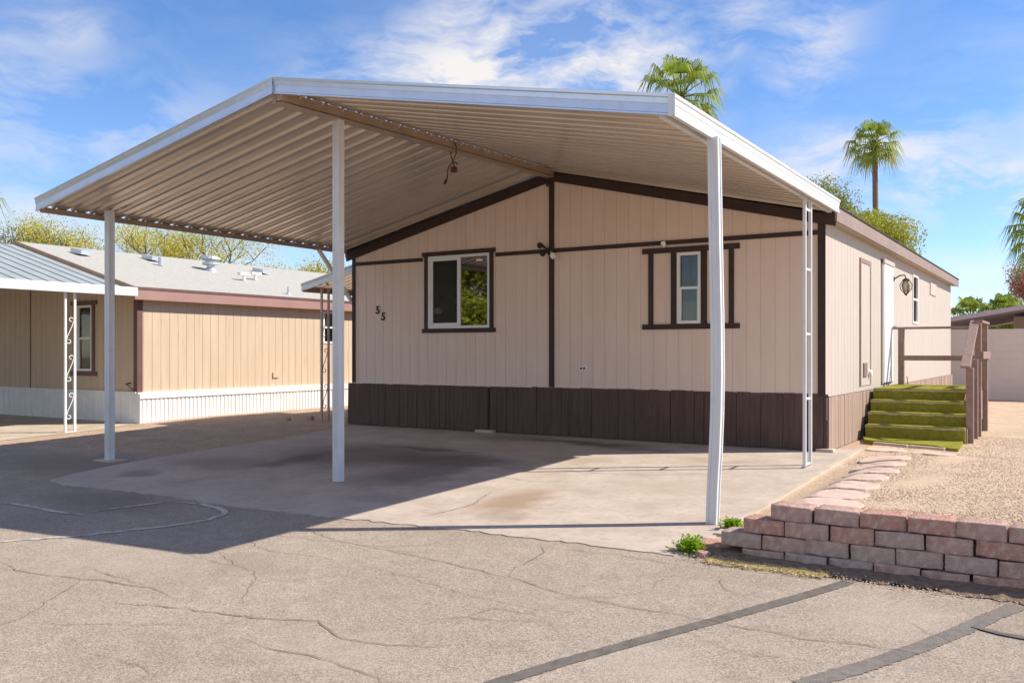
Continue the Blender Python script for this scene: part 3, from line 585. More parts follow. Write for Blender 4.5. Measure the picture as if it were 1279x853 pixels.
# ------------------------------------------------------------------ carport
cp = thing('carport', (XR, 6.6, gz(7.5)), 'open gabled carport with ribbed metal roof and white aluminium posts over the concrete driveway', 'carport')
CY0, CY1 = 6.62, 12.44; CXL, CXR = -11.55, -2.70
def cz_(x, y):
    t = (y-CY0)/(CY1-CY0); zr = 4.16+.17*t; ze = 3.30-.01*t; hw = (XR-CXL) if x < XR else (CXR-XR)
    return zr + (ze-zr)*abs(x-XR)/hw
per = .27; prof = []; y = CY0+.02
while y < CY1-per:
    prof += [(y, .0), (y+.078, .0), (y+.114, .056), (y+.134, .056), (y+.164, .0), (y+.19, .0), (y+.212, .016), (y+.225, .016), (y+.25, 0)]; y += per
prof.append((CY1, 0))
for s, xe in ((-1, CXL), (1, CXR)):
    b = MB(); nseg = 4; n = len(prof); xa = XR+s*.01
    for k in range(nseg+1):
        x = xa + (xe-xa)*k/nseg
        for yy, dz in prof: b.v.append((x, yy, cz_(x, yy)+dz))
    for k in range(nseg+1):
        x = xa + (xe-xa)*k/nseg
        for yy, dz in prof: b.v.append((x, yy, cz_(x, yy)+dz+.004))
    T = (nseg+1)*n
    for k in range(nseg):
        for i in range(n-1):
            a = k*n+i; b.f.append((a, a+1, a+n+1, a+n)); b.f.append((T+a, T+a+1, T+a+n+1, T+a+n))
    for i in range(n-1): b.f.append((nseg*n+i, nseg*n+i+1, T+nseg*n+i+1, T+nseg*n+i))
    b.build('roof_panel', m_pan, cp)
# front fascia: stepped aluminium profile
def fascia_prof(A, B, outw, mb, lo=-.055, hi=.115):
    """A,B: 3D points on the edge; outw: outward unit vector"""
    A = Vector(A); B = Vector(B); o_ = Vector(outw); pr = [(0, lo), (.035, lo), (.035, lo+.014), (.026, lo+.022), (.026, lo+.088), (.030, lo+.094), (.034, hi-.035), (.042, hi-.025), (.045, hi), (0, hi)]
    mb.prism(pr, lambda u, v, sd: (A if sd == 0 else B) + o_*u + Vector((0, 0, v)))
b = MB(); fascia_prof((CXL-.03, CY0, cz_(CXL, CY0)), (XR-.004, CY0, cz_(XR, CY0)), (0, -1, 0), b); b.build('front_fascia', m_fasc_alu, cp)
b = MB(); fascia_prof((XR+.002, CY0, cz_(XR, CY0)), (CXR+.03, CY0, cz_(CXR, CY0)), (0, -1, 0), b); b.build('front_fascia', m_fasc_alu, cp)
b = MB(); b.box((XR-.012, CY0-.051, cz_(XR, CY0)-.06), (XR+.012, CY0-.046, cz_(XR, CY0)+.118)); b.build('ridge_cap', m_fasc_alu, cp)
b = MB(); fascia_prof((CXR+.0, CY0-.04, cz_(CXR, CY0)+.0), (CXR+.0, CY1-.08, cz_(CXR, CY1)), (1, 0, 0), b); b.build('side_fascia', m_alu, cp)
MB().box((CXR-.008, CY0-.052, cz_(CXR, CY0)-.06), (CXR+.05, CY0-.046, cz_(CXR, CY0)+.117)).build('fascia_joint', m_alu, cp)
b = MB(); b.bar((CXR-.10, CY0+.05, cz_(CXR-.1, CY0)-.03), (CXR-.10, CY1-.05, cz_(CXR-.1, CY1)-.03), .05, .055); b.build('eave_beam', m_alu, cp)
# left eave beam below the ribs, gaps stay open
b = MB(); b.bar((CXL+.02, CY0+.01, cz_(CXL, CY0)-.035), (CXL+.02, CY1, cz_(CXL, CY1)-.035), .04, .07); b.build('eave_beam', m_beam, cp)
# ridge beam: two channels with bolts
b = MB()
zA, zB = cz_(XR, CY0)-.08, cz_(XR, CY1)-.08
b.bar((XR-.03, CY0+.02, zA), (XR-.03, CY1, zB), .05, .12).bar((XR+.035, CY0+.02, zA+.005), (XR+.035, CY1, zB+.005), .06, .10).bar((XR, CY0+.02, zA-.062), (XR, CY1, zB-.062), .16, .008)
rb = b.build('ridge_beam', m_beam, cp)
for i in range(18):
    yy = CY0+.3+i*.33; zz = zA+(zB-zA)*(yy-CY0)/(CY1-CY0); MB().tube([(XR+.065, yy, zz+.035), (XR+.078, yy, zz+.035)], .011, 6).build('bolt', m_bolt, rb)
# white flashing where the panels meet the home
b = MB()
for s in (-1, 1):
    xe = XR+s*4.3; pts = [(XR, 0), (xe, 0)]
    b.hexa([(XR, CY1-.10, cz_(XR, CY1)-.012), (xe, CY1-.10, cz_(xe, CY1)-.012), (xe, CY1-.0, cz_(xe, CY1)-.012), (XR, CY1, cz_(XR, CY1)-.012),
            (XR, CY1-.10, cz_(XR, CY1)-.004), (xe, CY1-.10, cz_(xe, CY1)-.004), (xe, CY1, cz_(xe, CY1)-.004), (XR, CY1, cz_(XR, CY1)-.004)])
    b.hexa([(XR, CY1-.11, cz_(XR, CY1)-.05), (xe, CY1-.11, cz_(xe, CY1)-.05), (xe, CY1-.10, cz_(xe, CY1)-.05), (XR, CY1-.10, cz_(XR, CY1)-.05),
            (XR, CY1-.11, cz_(XR, CY1)-.004), (xe, CY1-.11, cz_(xe, CY1)-.004), (xe, CY1-.10, cz_(xe, CY1)-.004), (XR, CY1-.10, cz_(XR, CY1)-.004)])
b.build('wall_flashing', m_pan, cp)
# posts: fluted square tubes
def fluted(h=.047):
    o = []
    for k in range(4):
        a = k*math.pi/2
        for u, v in ((-h, -h), (-h*.55, -h), (-h*.45, -h+.009), (h*.45, -h+.009), (h*.55, -h)):
            o.append((u*math.cos(a)-v*math.sin(a), u*math.sin(a)+v*math.cos(a)))
    return o
def post(path, name='post', h=.047):
    b = MB(); pr = fluted(h); n = len(pr)
    for p in path:
        for u, v in pr: b.v.append((p[0]+u, p[1]+v, p[2]))
    for k in range(len(path)-1):
        for i in range(n): j = (i+1) % n; b.f.append((k*n+i, k*n+j, (k+1)*n+j, (k+1)*n+i))
    b.f.append(tuple(range(n))); b.f.append(tuple((len(path)-1)*n+i for i in range(n)))
    return b.build(name, m_alu, cp)
p = post([(-11.28, 7.46, gz(7.46)-.02), (-11.28, 7.46, cz_(-11.28, 7.46)-.02)])
MB().box((-11.50, 7.34, gz(7.4)-.03), (-11.1, 7.62, gz(7.4)+.012)).build('base_plate', m_conc2, p, .01)
post([(-7.14, 7.58, gz(7.58)+.015), (-7.14, 7.58, cz_(XR, 7.58)-.10)])
post([(-2.68, 7.5, gz(7.5)), (-2.67, 7.5, .2), (-2.652, 7.5, .5), (-2.638, 7.5, .85), (-2.632, 7.5, 1.2), (-2.636, 7.5, 1.7), (-2.65, 7.5, 2.36), (-2.665, 7.5, cz_(-2.7, 7.5)-.045)])
# ladder-type rear right post
b = MB(); X0, Y0 = -2.76, 10.92; zt_ = cz_(X0, 11)-.04
for dy in (0, .27): b.box((X0-.018, Y0+dy-.018, gz(11)+.02), (X0+.018, Y0+dy+.018, zt_))
for z in (.03, .82, 1.6, 2.38, 3.1): b.box((X0-.010, Y0+.018, z), (X0+.010, Y0+.252, z+.025))
pl_ = b.build('ladder_post', m_alu, cp)
# diagonal brace at the left corner
MB().bar((-11.46, 11.66, 3.22), (-11.46, 12.66, 2.20), .05, .06, (1, 0, 0)).build('brace', m_alu, cp)
# hanging cable
hb = MB(); wy = 9.72; wx = XR+.08
hb.tube([(wx, wy, 4.2), (wx+.03, wy, 4.15), (wx+.03, wy, 4.05), (wx-.01, wy, 3.97), (wx-.03, wy, 3.93)], .007, 5).tube([(wx-.06, wy, 4.08), (wx-.05, wy, 4.0), (wx-.02, wy, 3.94), (wx+.0, wy, 3.88)], .007, 5)
hb.tube([(wx-.02, wy, 3.95), (wx-.08, wy, 3.90), (wx-.11, wy, 3.84), (wx-.115, wy, 3.75), (wx-.13, wy, 3.71)], .008, 5).tube([(wx-.125, wy, 3.72), (wx-.165, wy, 3.66)], .018, 6).tube([(wx-.02, wy, 3.94), (wx+.04, wy, 3.92), (wx+.05, wy, 3.9)], .008, 5)
hc = hb.build('hanging_cable', m_wire, cp); MB().box((wx-.045, wy-.03, 3.80), (wx+.035, wy+.03, 3.875)).build('junction_box', m_box, hc, .01)

# ------------------------------------------------------------------ entry steps
st = thing('entry_steps', (-2.0, 14.1, gz(13)), 'green turf covered entry steps with brown wooden railing at the side door', 'steps')
XL, XRt = -2.80, -1.38; zs = [.285, .465, .64, .81]; yb = [14.55, 14.82, 15.1, 15.38]; ZG = .05
for i in range(4):
    y1 = yb[i+1] if i < 3 else 17.5; x0 = XL+.0+(3-i)*.012; x1 = XRt+(0 if i < 3 else .01)
    prev = ZG if i == 0 else zs[i-1]
    b = MB().box((x0, yb[i], ZG-.05 if i == 0 else prev-.02), (x1, 17.45, zs[i]-.0))
    s_ = b.build('step' if i < 3 else 'landing', m_turf, st, .018)
    # frayed pale edge of the carpet under the nosing
    e = MB(); rr = random.Random(i); xx = x0
    while xx < x1-.02:
        w = min(rr.uniform(.05, .16), x1-xx); e.box((xx, yb[i]-.009, zs[i]-.035-rr.uniform(0, .012)), (xx+w, yb[i]+.002, zs[i]-.016)); xx += w
    e.build('carpet_edge', m_turfedge, s_)
mt = MB(); rr = random.Random(5); n = 14
top = []; 
for k in range(n+1): top.append((-2.64+(XRt+.02+2.64)*k/n, 13.9-.033*k+rr.uniform(-.015, .015)+(-.03 if k > 11 else 0)))
pts = top + [(XRt-.03, 14.56), (XL-.0, 14.56)]
mt.v = [(x, y, ZG+.055-.015*(k > 11)) for k, (x, y) in enumerate(pts)] + [(x, y, ZG-.02) for x, y in pts]; q = len(pts)
mt.f = [tuple(range(q))] + [(i, (i+1) % q, q+(i+1) % q, q+i) for i in range(q)]
mt.build('turf_mat', m_turf, st)
MB().bar((-2.50, 13.80, .05), (-2.02, 13.63, .05), .07, .08).bar((-2.0, 13.62, .05), (-1.52, 13.45, .05), .07, .075).build('kerb_board', m_conc2, st, .005)
# railings
rx = XRt+.02
rl = MB().box((XL+.07, 17.32, .80), (XL+.17, 17.42, 1.80)); rl.build('rail_post', m_wood, st, .006)
MB().box((XL-.02, 17.30, 1.80), (rx+.02, 17.44, 1.84)).build('top_rail', m_wood, st, .005)
MB().box((XL+.10, 17.30, 1.24), (rx, 17.34, 1.33)).build('middle_rail', m_wood, st, .005)
MB().box((rx-.03, 17.16, -.02), (rx+.07, 17.30, 1.88)).build('rail_post', m_wood, st, .006)
MB().box((rx-.02, 15.96, -.02), (rx+.07, 16.06, 1.86)).build('rail_post', m_wood, st, .006)
MB().box((rx-.02, 15.52, -.02), (rx+.06, 15.62, 1.28)).build('rail_post', m_wood, st, .006)
MB().box((rx-.03, 14.72, -.02), (rx+.07, 14.82, 1.16)).build('rail_post', m_wood, st, .006)
MB().box((rx-.03, 16.0, 1.86), (rx+.09, 17.34, 1.90)).build('top_rail', m_wood, st, .005)
MB().box((rx+.07, 15.96, 1.28), (rx+.105, 17.3, 1.40)).build('middle_rail', m_wood, st, .005)
MB().bar((rx-.03, 16.1, 1.885), (rx-.03, 14.62, 1.17), .13, .04).build('hand_rail', m_wood, st, .006)
MB().bar((rx-.045, 16.2, 1.25), (rx-.045, 14.78, .62), .035, .09).build('hand_rail', m_wood, st, .006)
# side stringer
MB().box((rx-.022, 14.6, .02), (rx-.002, 15.3, .26)).box((rx-.012, 15.15, .26), (rx-.002, 17.4, .74)).build('stringer', m_wood, st)
MB().tube([(-2.6, 17.9, .02), (-2.62, 17.6, .95)], .008, 5).build('stake', m_wood, st)

# ------------------------------------------------------------------ block retaining wall
rw = thing('retaining_wall', (-.6, 6.55, gz(6.5)), 'low dry-stacked wall of mauve concrete blocks between road and gravel yard', 'wall')
def blockmesh(w, d, h, seed):
    bm = bmesh.new(); bmesh.ops.create_cube(bm, size=1); bmesh.ops.scale(bm, vec=(w, d, h), verts=bm.verts)
    for v_ in bm.verts:
        if v_.co.y > 0: v_.co.x *= .86
    bmesh.ops.bevel(bm, geom=[e for e in bm.edges], offset=.004, segments=1, affect='EDGES')
    bmesh.ops.subdivide_edges(bm, edges=[e for e in bm.edges if e.calc_length() > .06], cuts=7, use_grid_fill=True)
    so = Vector((seed*3.7, seed*1.3, seed*.7))
    for v_ in bm.verts:
        f_ = max(0, -v_.co.y/(d/2)); v_.co.y -= f_*(.016*(1-(abs(v_.co.x)/(w/2))**2))
        k = noise.noise_vector((v_.co+so)*9)*.004 + noise.noise_vector((v_.co+so)*34)*.0035 + noise.noise_vector((v_.co+so)*3)*.004
        v_.co += k
    me = bpy.data.meshes.new('block'); bm.to_mesh(me); bm.free(); me.polygons.foreach_set('use_smooth', [True]*len(me.polygons)); return me
H_ = .108; lefts = [-1.90, -2.10, -2.27, -2.10]; tops = [.285, .172, .060, -.050]
bi = 0; rr = random.Random(11)
for c in range(4):
    x = lefts[c]; yf = 6.545 - c*.014 - .0
    while x < 1.6:
        w = rr.uniform(.296, .318) if c else rr.uniform(.295, .325)
        me = blockmesh(w-rr.uniform(.004, .012), .2, H_+rr.uniform(-.004, .003), bi)
        me.materials.append(m_blocks[2] if rr.random() < .16 else m_blocks[rr.randint(0, 1)])
        o = bpy.data.objects.new('block', me); COL.objects.link(o); o.parent = rw
        o.location = Vector((x+w/2, yf+.1+rr.uniform(-.012, .012), tops[c]-H_/2+rr.uniform(-.003, .003))) - rw.location
        o.rotation_euler = (rr.uniform(-.015, .015), rr.uniform(-.02, .02), rr.uniform(-.05, .05)); x += w; bi += 1
me = blockmesh(.24, .16, .08, 77); me.materials.append(m_blocks[2]); o = bpy.data.objects.new('loose_paver', me); COL.objects.link(o); o.location = (-2.36, 6.68, -.105); o.rotation_euler = (.05, .06, .25)
tag(o, 'reddish broken paver half sunk in soil at the left end of the block wall', 'paver')
me = blockmesh(.10, .08, .05, 78); me.materials.append(m_blocks[2]); o = bpy.data.objects.new('brick_fragment', me); COL.objects.link(o); o.location = (-2.37, 6.42, -.115); o.rotation_euler = (.05, .06, .9)
tag(o, 'small orange brick fragment lying beside the front weed', 'brick')
# soil strip along the wall foot
sp_ = rough([(-2.55, 6.62), (-2.45, 6.42), (-2.0, 6.33), (-1.2, 6.32), (-.4, 6.27), (.6, 6.25), (1.7, 6.25)], .04, .06, 12)
b = MB(); n = len(sp_)
for x, yy in sp_: b.v += [(x, yy, gz(yy)+.006), (x, min(6.5, yy+.1), gz(yy)+.03+.012*noise.noise(Vector((x*9, 0, 0)))), (x, 6.66, gz(6.5)+.05)]
for i in range(n-1):
    for k in range(2): a = 3*i+k; b.f.append((a, a+1, a+4, a+3))
tag(b.build('soil_strip', m_soil), kind='structure')
o = pebbles('soil_litter', 2600, (-2.5, 1.6, 6.2, 6.55), lambda x, y: gz(y)+.012, m_pebble, .003, .010, 4, '', 1)
tag(o, 'fine stones and dead litter along the foot of the block wall', 'litter')
b = MB(); rr = random.Random(3)
for i in range(1500):
    x = rr.uniform(-2.3, -1.45); yy = 6.30-.0*(x+2.3)+rr.gauss(0, .04); a = rr.uniform(0, 3.14); L = rr.uniform(.02, .07); z = gz(yy)+.008+rr.random()*.012
    dx, dy = math.cos(a)*L/2, math.sin(a)*L/2; nx_, ny_ = -dy/L*.003, dx/L*.003
    b.add([(x-dx-nx_, yy-dy-ny_, z), (x+dx-nx_, yy+dy-ny_, z+rr.uniform(-.004, .012)), (x+dx+nx_, yy+dy+ny_, z+.004), (x-dx+nx_, yy-dy+ny_, z)], [(0, 1, 2, 3)])
tag(b.build('dry_straw', m_straw), 'dry yellow straw lying on the asphalt below the block wall', 'straw', kind='stuff')

# ------------------------------------------------------------------ stepping stones
stones = [((-1.62, 7.0), .54, .60, 'largest pinkish stepping stone touching the back of the block wall'), ((-1.70, 7.64), .52, .58, 'second stepping stone up from the block wall'),
          ((-1.74, 8.39), .52, .60, 'third stepping stone up from the block wall'), ((-1.80, 9.15), .53, .56, 'fourth stepping stone up from the block wall, in mid path'),
          ((-1.83, 9.93), .54, .58, 'fifth stepping stone from the block wall, level with the ladder post'), ((-1.91, 10.79), .58, .62, 'long pale stepping stone, sixth from the block wall'),
          ((-2.0, 11.75), .60, .62, 'wide stepping stone next to last before the turf mat'), ((-2.2, 13.0), .52, .40, 'stepping stone right against the front of the turf mat'), ((-1.50, 12.7), .38, .5, 'small stepping stone lying apart at the right below the turf mat')]
for i, ((x, yy), w, d, lab) in enumerate(stones):
    rr = random.Random(i+40); n = 22; b = MB(); z = yardz(x, yy)
    for ring, (sc, dz) in enumerate(((1.0, -.03), (1.0, .012), (.965, .018), (.5, .016))):
        for k in range(n):
            a = 2*math.pi*k/n; e = 3.0; ca, sa = math.cos(a), math.sin(a)
            q = 1/((abs(ca)**e+abs(sa)**e)**(1/e)); q *= 1+.12*noise.noise(Vector((ca*2+i*5, sa*2, 0)))
            px, py = x+ca*q*w/2*sc, yy+sa*q*d/2*sc
            b.v.append((px, py, z+dz+(yardz(px, py)-z)*.9+.008*noise.noise(Vector((px*14, py*14, 1)))))
    for r_ in range(3):
        for k in range(n): k2 = (k+1) % n; b.f.append((r_*n+k, r_*n+k2, (r_+1)*n+k2, (r_+1)*n+k))
    b.f.append(tuple(3*n+k for k in range(n)))
    tag(b.build('stepping_stone', m_stone), lab, 'stepping stone', 'stepping stones leading to the entry steps')

# ------------------------------------------------------------------ plants
def leafcloud(tips, per, size, spread, seed, flat=.7, aspect=.5):
    rs = np.random.RandomState(seed); T = np.array([tuple(t) for t in tips]); n = len(T)*per
    g_ = rs.normal(0, 1, (n, 3)); g_ /= np.maximum(1, np.linalg.norm(g_, axis=1)/1.75)[:, None]; c = np.repeat(T, per, 0) + g_*np.array(spread)
    a = rs.normal(0, 1, (n, 3)); a /= np.linalg.norm(a, axis=1)[:, None]; b = rs.normal(0, 1, (n, 3)); b = np.cross(a, b); b /= np.linalg.norm(b, axis=1)[:, None]
    s = size*rs.uniform(.5, 1.3, (n, 1)); a = a*s; b = b*s*aspect
    V = np.stack([c-a, c+b*.9, c+a, c-b*.9], 1).reshape(-1, 3); return V, np.arange(4*n).reshape(-1, 4)
def tree(loc, height, spread, label, leafm, seed, name='tree', leaf=.09, per=26, levels=4, tr=.16, base=.28, up=.55, lspread=.32, cat='tree', group=None, forks=3, bark=None):
    rr = random.Random(seed); root = thing(name, loc, label, cat, group); L = Vector(loc); tips = []; tb = MB(); bb = MB()
    def grow(p, d, ln, rad, lv):
        pts = [p]; q = p; dd = d
        for k in range(3):
            dd = (dd + Vector((rr.uniform(-1, 1), rr.uniform(-1, 1), rr.uniform(-.4, .8)))*.16).normalized(); q = q + dd*ln/3; pts.append(q)
        (tb if lv == 0 else bb).tube(pts, [rad, rad*.88, rad*.76, rad*.62], 6 if lv < 2 else 4)
        if lv >= levels-2: tips.extend(pts[2:])
        if lv >= levels-1: tips.append(q); return
        for k in range(forks + (lv == 0)):
            a = rr.uniform(0, 6.28); out_ = Vector((math.cos(a)*spread/height*1.3, math.sin(a)*spread/height*1.3, up*rr.uniform(.3, 1.3)))
            grow(pts[rr.choice([2, 3, 3])], (dd*.55+out_).normalized(), ln*rr.uniform(.6, .85), rad*.55, lv+1)
    grow(L, Vector((rr.uniform(-.1, .1), rr.uniform(-.1, .1), 1)), height*base, tr, 0)
    zm = max(t.z for t in tips); k = (height-.2)/max(.1, zm-L.z)
    rad_ = sorted((Vector((t.x-L.x, t.y-L.y)).length for t in tips))[int(len(tips)*.93)]; kx = spread/2/max(.1, rad_)
    tr_ = lambda v: ((v[0]-L.x)*kx+L.x, (v[1]-L.y)*kx+L.y, (v[2]-L.z)*k+L.z)
    for mb in (tb, bb): mb.v = [tr_(v) for v in mb.v]
    trunk = tb.build('trunk', bark or m_bark, root); bb.build('branches', bark or m_bark, root)
    V, Fc = leafcloud([tr_(t) for t in tips], per, leaf, (lspread, lspread, lspread*.8), seed)
    V -= np.array(loc); rawmesh('crown', V, Fc, leafm, root); return root
def palm(loc, height, label, seed, r0=1.0, name='palm_tree', nf=30, trunk_r=.17, group='fan palms beyond the homes', skirt=True, dry=.03, blade=.9):
    rr = random.Random(seed); root = thing(name, loc, label, 'palm tree', group); x, y, z = loc
    lean = rr.uniform(-.015, .015)*height; pts = [(x+lean*(k/10)**2, y, z+height*k/10) for k in range(11)]
    MB().tube(pts, [trunk_r*(1.25-.45*k/10) for k in range(11)], 12).build('trunk', m_palmbark, root, smooth=True)
    top_ = Vector(pts[-1]); G = MB(); D_ = MB()
    for i in range(nf):
        el = R(-52 + 128*((i+.5)/nf) + rr.uniform(-8, 8)); az = i*2.399+rr.uniform(-.3, .3); drym = (i < nf*dry)
        d = Vector((math.cos(az)*math.cos(el), math.sin(az)*math.cos(el), math.sin(el))); L = r0*rr.uniform(.75, 1.1)
        mb = D_ if drym else G; mid = top_+d*L*.55; end = top_+d*L+Vector((0, 0, -.10*L*math.cos(el)))
        mb.tube([top_, mid, end], [.028, .02, .014], 4)
        hd = (end-mid).normalized(); sd = hd.cross(Vector((0, 0, 1))); sd = sd.normalized() if sd.length > .05 else Vector((1, 0, 0)); upv = sd.cross(hd)
        nb = 20; bl = blade*rr.uniform(.85, 1.1)
        for k in range(nb):
            t = R(-95+190*k/(nb-1)); bd = (hd*math.cos(t)+sd*math.sin(t)+upv*.12).normalized(); ww = (bd.cross(upv)).normalized()*.030; l_ = bl*(.62+.38*math.cos(t*.75))*rr.uniform(.85, 1.1)
            a = end; b_ = end+bd*l_*.55; droop = Vector((0, 0, -1))*l_*rr.uniform(.35, 1.0); c = b_+bd*l_*.38+droop
            mb.add([a-ww*.3, a+ww*.3, b_+ww, b_-ww, c+ww*.15, c-ww*.15], [(0, 1, 2, 3), (3, 2, 4, 5)])
    G.build('crown', m_palm, root)
    if skirt:
        for k in range(60):
            a = rr.uniform(0, 6.28); zz = top_.z-rr.uniform(-.15, .55); r1 = trunk_r*.8; p0 = Vector((top_.x+r1*math.cos(a)*.8, top_.y+r1*math.sin(a)*.8, zz)); p1 = p0+Vector((math.cos(a)*.22, math.sin(a)*.22, .22-.3*rr.random()))
            D_.bar(p0, p1, .05, .015)
        D_.build('dry_fronds', m_palmdry, root)
    return root
palm((-12.6, 32.0, 0), 11.0, 'fan palm with broad crown showing above the right part of the carport roof', 4, nf=32, r0=1.15, blade=1.0)
palm((-9.55, 53.5, 0), 13.1, 'tall thin fan palm standing in open sky above the home roof', 8, r0=1.0, nf=32, blade=1.0)
palm((-.85, 35.0, 0), 5.6, 'fan palm whose left fronds enter at the right edge above the block wall', 12, r0=.95, nf=26, trunk_r=.22, blade=.8)
palm((-37.4, 17.8, 0), 7.5, 'fan palm with only yellow-green frond tips showing at the left edge', 15, r0=1.2, nf=26, blade=1.1)
palm((-4.2, 47.2, 0), 3.0, 'low bushy fan palm just right of the home, behind the block wall', 21, r0=.7, nf=30, skirt=False, blade=.75, dry=0)
palm((-2.9, 48.2, 0), 3.1, 'low fan palm at the right, in front of the reddish tree', 22, r0=.75, nf=34, skirt=False, blade=.8, dry=0)
tree((-8.1, 40.5, 0), 7.7, 4.0, 'dense yellow-green tree behind the home roof at the right', m_leaf, 31, leaf=.065, per=190, levels=5, up=.6, lspread=.48)
tree((-9.9, 39.5, 0), 8.8, 3.4, 'tall loose green tree behind the home below the thin palm', m_leafy2, 33, leaf=.055, per=60, levels=5, up=.7, lspread=.42)
tree((-43.5, 25.2, 0), 8.3, 6.6, 'airy palo verde tree with upright branches behind the neighbouring roof, left one', m_leafy, 41, leaf=.05, per=46, levels=5, up=1.1, lspread=.45, group='palo verde trees behind the neighbouring home')
tree((-38.6, 29.4, 0), 7.9, 7.0, 'yellow palo verde tree behind the neighbouring roof, right of the carport post', m_leafy, 43, leaf=.05, per=54, levels=5, up=1.0, lspread=.45, group='palo verde trees behind the neighbouring home')
tree((-33.6, 33.6, 0), 6.3, 5.0, 'small thin palo verde low behind the round roof vent', m_leafy, 45, leaf=.05, per=22, levels=5, up=1.0, lspread=.4, group='palo verde trees behind the neighbouring home')
tree((-44, 21.2, 0), 7.2, 4.6, 'low orange-brown tree at the left edge behind the metal roof', m_leafo, 51, leaf=.07, per=18, levels=5)
tree((-43, 24.0, 0), 7.6, 4.0, 'sparse dark twiggy tree behind the metal roof at the left', m_leafd, 52, leaf=.05, per=10, levels=5, up=.8)
tree((-31.5, 40.0, 0), 6.0, 2.6, 'bright green tree peeking between carport post and home corner', m_leafy, 55, leaf=.1, per=30, levels=4)
tree((-2.0, 52.5, 0), 5.9, 3.4, 'dusty red-leaved tree at the right edge of the photo', m_leafr, 61, leaf=.06, per=24, levels=5, up=.6)
# trees across the street, mirrored in the front window
for i, (x, yy, hh, w, lm, lb) in enumerate([(-25, -10, 8.5, 9, m_leafy2, 'broad green tree across the street mirrored in the slider window'), (-34, -11, 8, 8, m_leafy, 'pale green tree across the street farthest along the road'), (-29, -14, 9, 9, m_leafd, 'dark green tree across the street behind the broad one')]):
    tree((x, yy, gz(yy)), hh, w, lb, lm, 70+i, leaf=.16, per=40, levels=5, up=.5, lspread=.6, group='trees across the street')
hd_ = thing('flowering_hedge', (-26, -8.5, gz(-8.5)), 'yellow-green flowering hedge across the street filling the lower reflection in the slider window', 'hedge')
rr = random.Random(8); tp = []
for i in range(5200):
    u = rr.uniform(-8, 8); v = rr.uniform(-1.6, 1.6); w = rr.random()**.8*(4.6+1.0*noise.noise(Vector((u*.4, 3, 0)))); tp.append((-26+u, -8.5+v*(1-w/9), gz(-9)+w))
V, Fc = leafcloud(tp, 12, .12, (.2, .2, .2), 5); V -= np.array(hd_.location); rawmesh('foliage', V, Fc, m_leafy2, hd_)
V, Fc = leafcloud([t for t in tp if t[2] < 2.6][::3], 2, .10, (.25, .25, .2), 6); V -= np.array(hd_.location); rawmesh('blossom', V, Fc, m_leafr, hd_)
def weed(loc, label, seed, h=.16, n=70, r_=.13):
    rr = random.Random(seed); b = MB(); x, y, z = loc
    for i in range(n):
        a = rr.uniform(0, 6.28); t = rr.uniform(.05, 1.2); L = h*rr.uniform(.5, 1.2); bx_, by_ = x+rr.gauss(0, r_*.35), y+rr.gauss(0, r_*.3)
        tip = Vector((bx_+math.cos(a)*L*math.sin(t), by_+math.sin(a)*L*math.sin(t), z+L*math.cos(t))); b0 = Vector((bx_, by_, z))
        b.tube([b0, tip], [.002, .0015], 3)
        for k in range(11):
            p = b0.lerp(tip, .1+.9*k/10); q = Vector((rr.uniform(-1, 1), rr.uniform(-1, 1), rr.uniform(-.2, .9))).normalized()*rr.uniform(.018, .036); s = q.cross(Vector((rr.random(), rr.random(), rr.random()))).normalized()*.008
            b.add([p, p+q*.5+s, p+q, p+q*.5-s], [(0, 1, 2, 3)])
    return tag(b.build('weed', m_weed), label, 'weed', 'weeds by the block wall')
weed((-2.50, 6.50, gz(6.5)), 'bright green tufted weed at the front corner of the driveway', 1, .12, 110, .10)
weed((-2.46, 7.36, gz(7.4)+.02), 'low spreading green weed at the foot of the bent right post', 2, .07, 80, .08)

# ------------------------------------------------------------------ neighbouring home (left)
NX, NY = -15.58, 10.9; NRY = 25.5; NR = -19.6
nh = thing('neighbour_home', (-19.6, NY, 0), 'tan mobile home with rose fascia, grey shingle roof and white skirting at the left', 'mobile home')
def nz_(x): return 2.60+.275*(4.2-abs(x-NR))
nz_.brk = [NR]
NW = (-17.60, -17.07, 1.0, 2.35); ns = siding('y', NX, 1, NY, NRY, .60, lambda y: 2.5, [(16.0, 16.42, 1.6, 2.38)]); ns.build('side_wall', m_nwall, nh)
siding('x', NY, -1, -23.6, NX, .60, lambda x: nz_(x)-.03, [NW], off=.08).build('front_wall', m_nwall, nh)
siding('x', NRY, 1, -23.6, NX, .60, lambda x: nz_(x)-.03).build('rear_wall', m_nwall, nh)
siding('y', -23.6, -1, NY, NRY, .60, lambda y: 2.5).build('side_wall', m_nwall, nh)
MB().box((NX, NY-.02, .60), (NX+.02, NY+.10, 2.42)).box((NX-.10, NY-.02, .60), (NX-.001, NY-.001, 2.42)).build('corner_trim', m_ntrim, nh)
b = MB()
for s in (-1, 1):
    xe = NR+s*4.2; y0, y1 = NY-.16, NRY+.2
    b.hexa([(NR, y0, nz_(NR)), (xe, y0, nz_(xe)), (xe, y1, nz_(xe)), (NR, y1, nz_(NR)), (NR, y0, nz_(NR)+.05), (xe, y0, nz_(xe)+.05), (xe, y1, nz_(xe)+.05), (NR, y1, nz_(NR)+.05)])
nr = b.build('roof', m_roof, nh)
MB().box((NR+4.2, NY-.2, 2.41), (NR+4.23, NRY+.2, 2.60)).build('eave_fascia', m_nfascia, nh); MB().box((NR+4.195, NY-.2, 2.602), (NR+4.24, NRY+.2, 2.655)).build('drip_edge', m_ntrim, nr)
MB().box((NX+.001, NY-.1, 2.41), (NR+4.199, NRY+.1, 2.43)).build('soffit', m_nwall, nh)
b = MB()
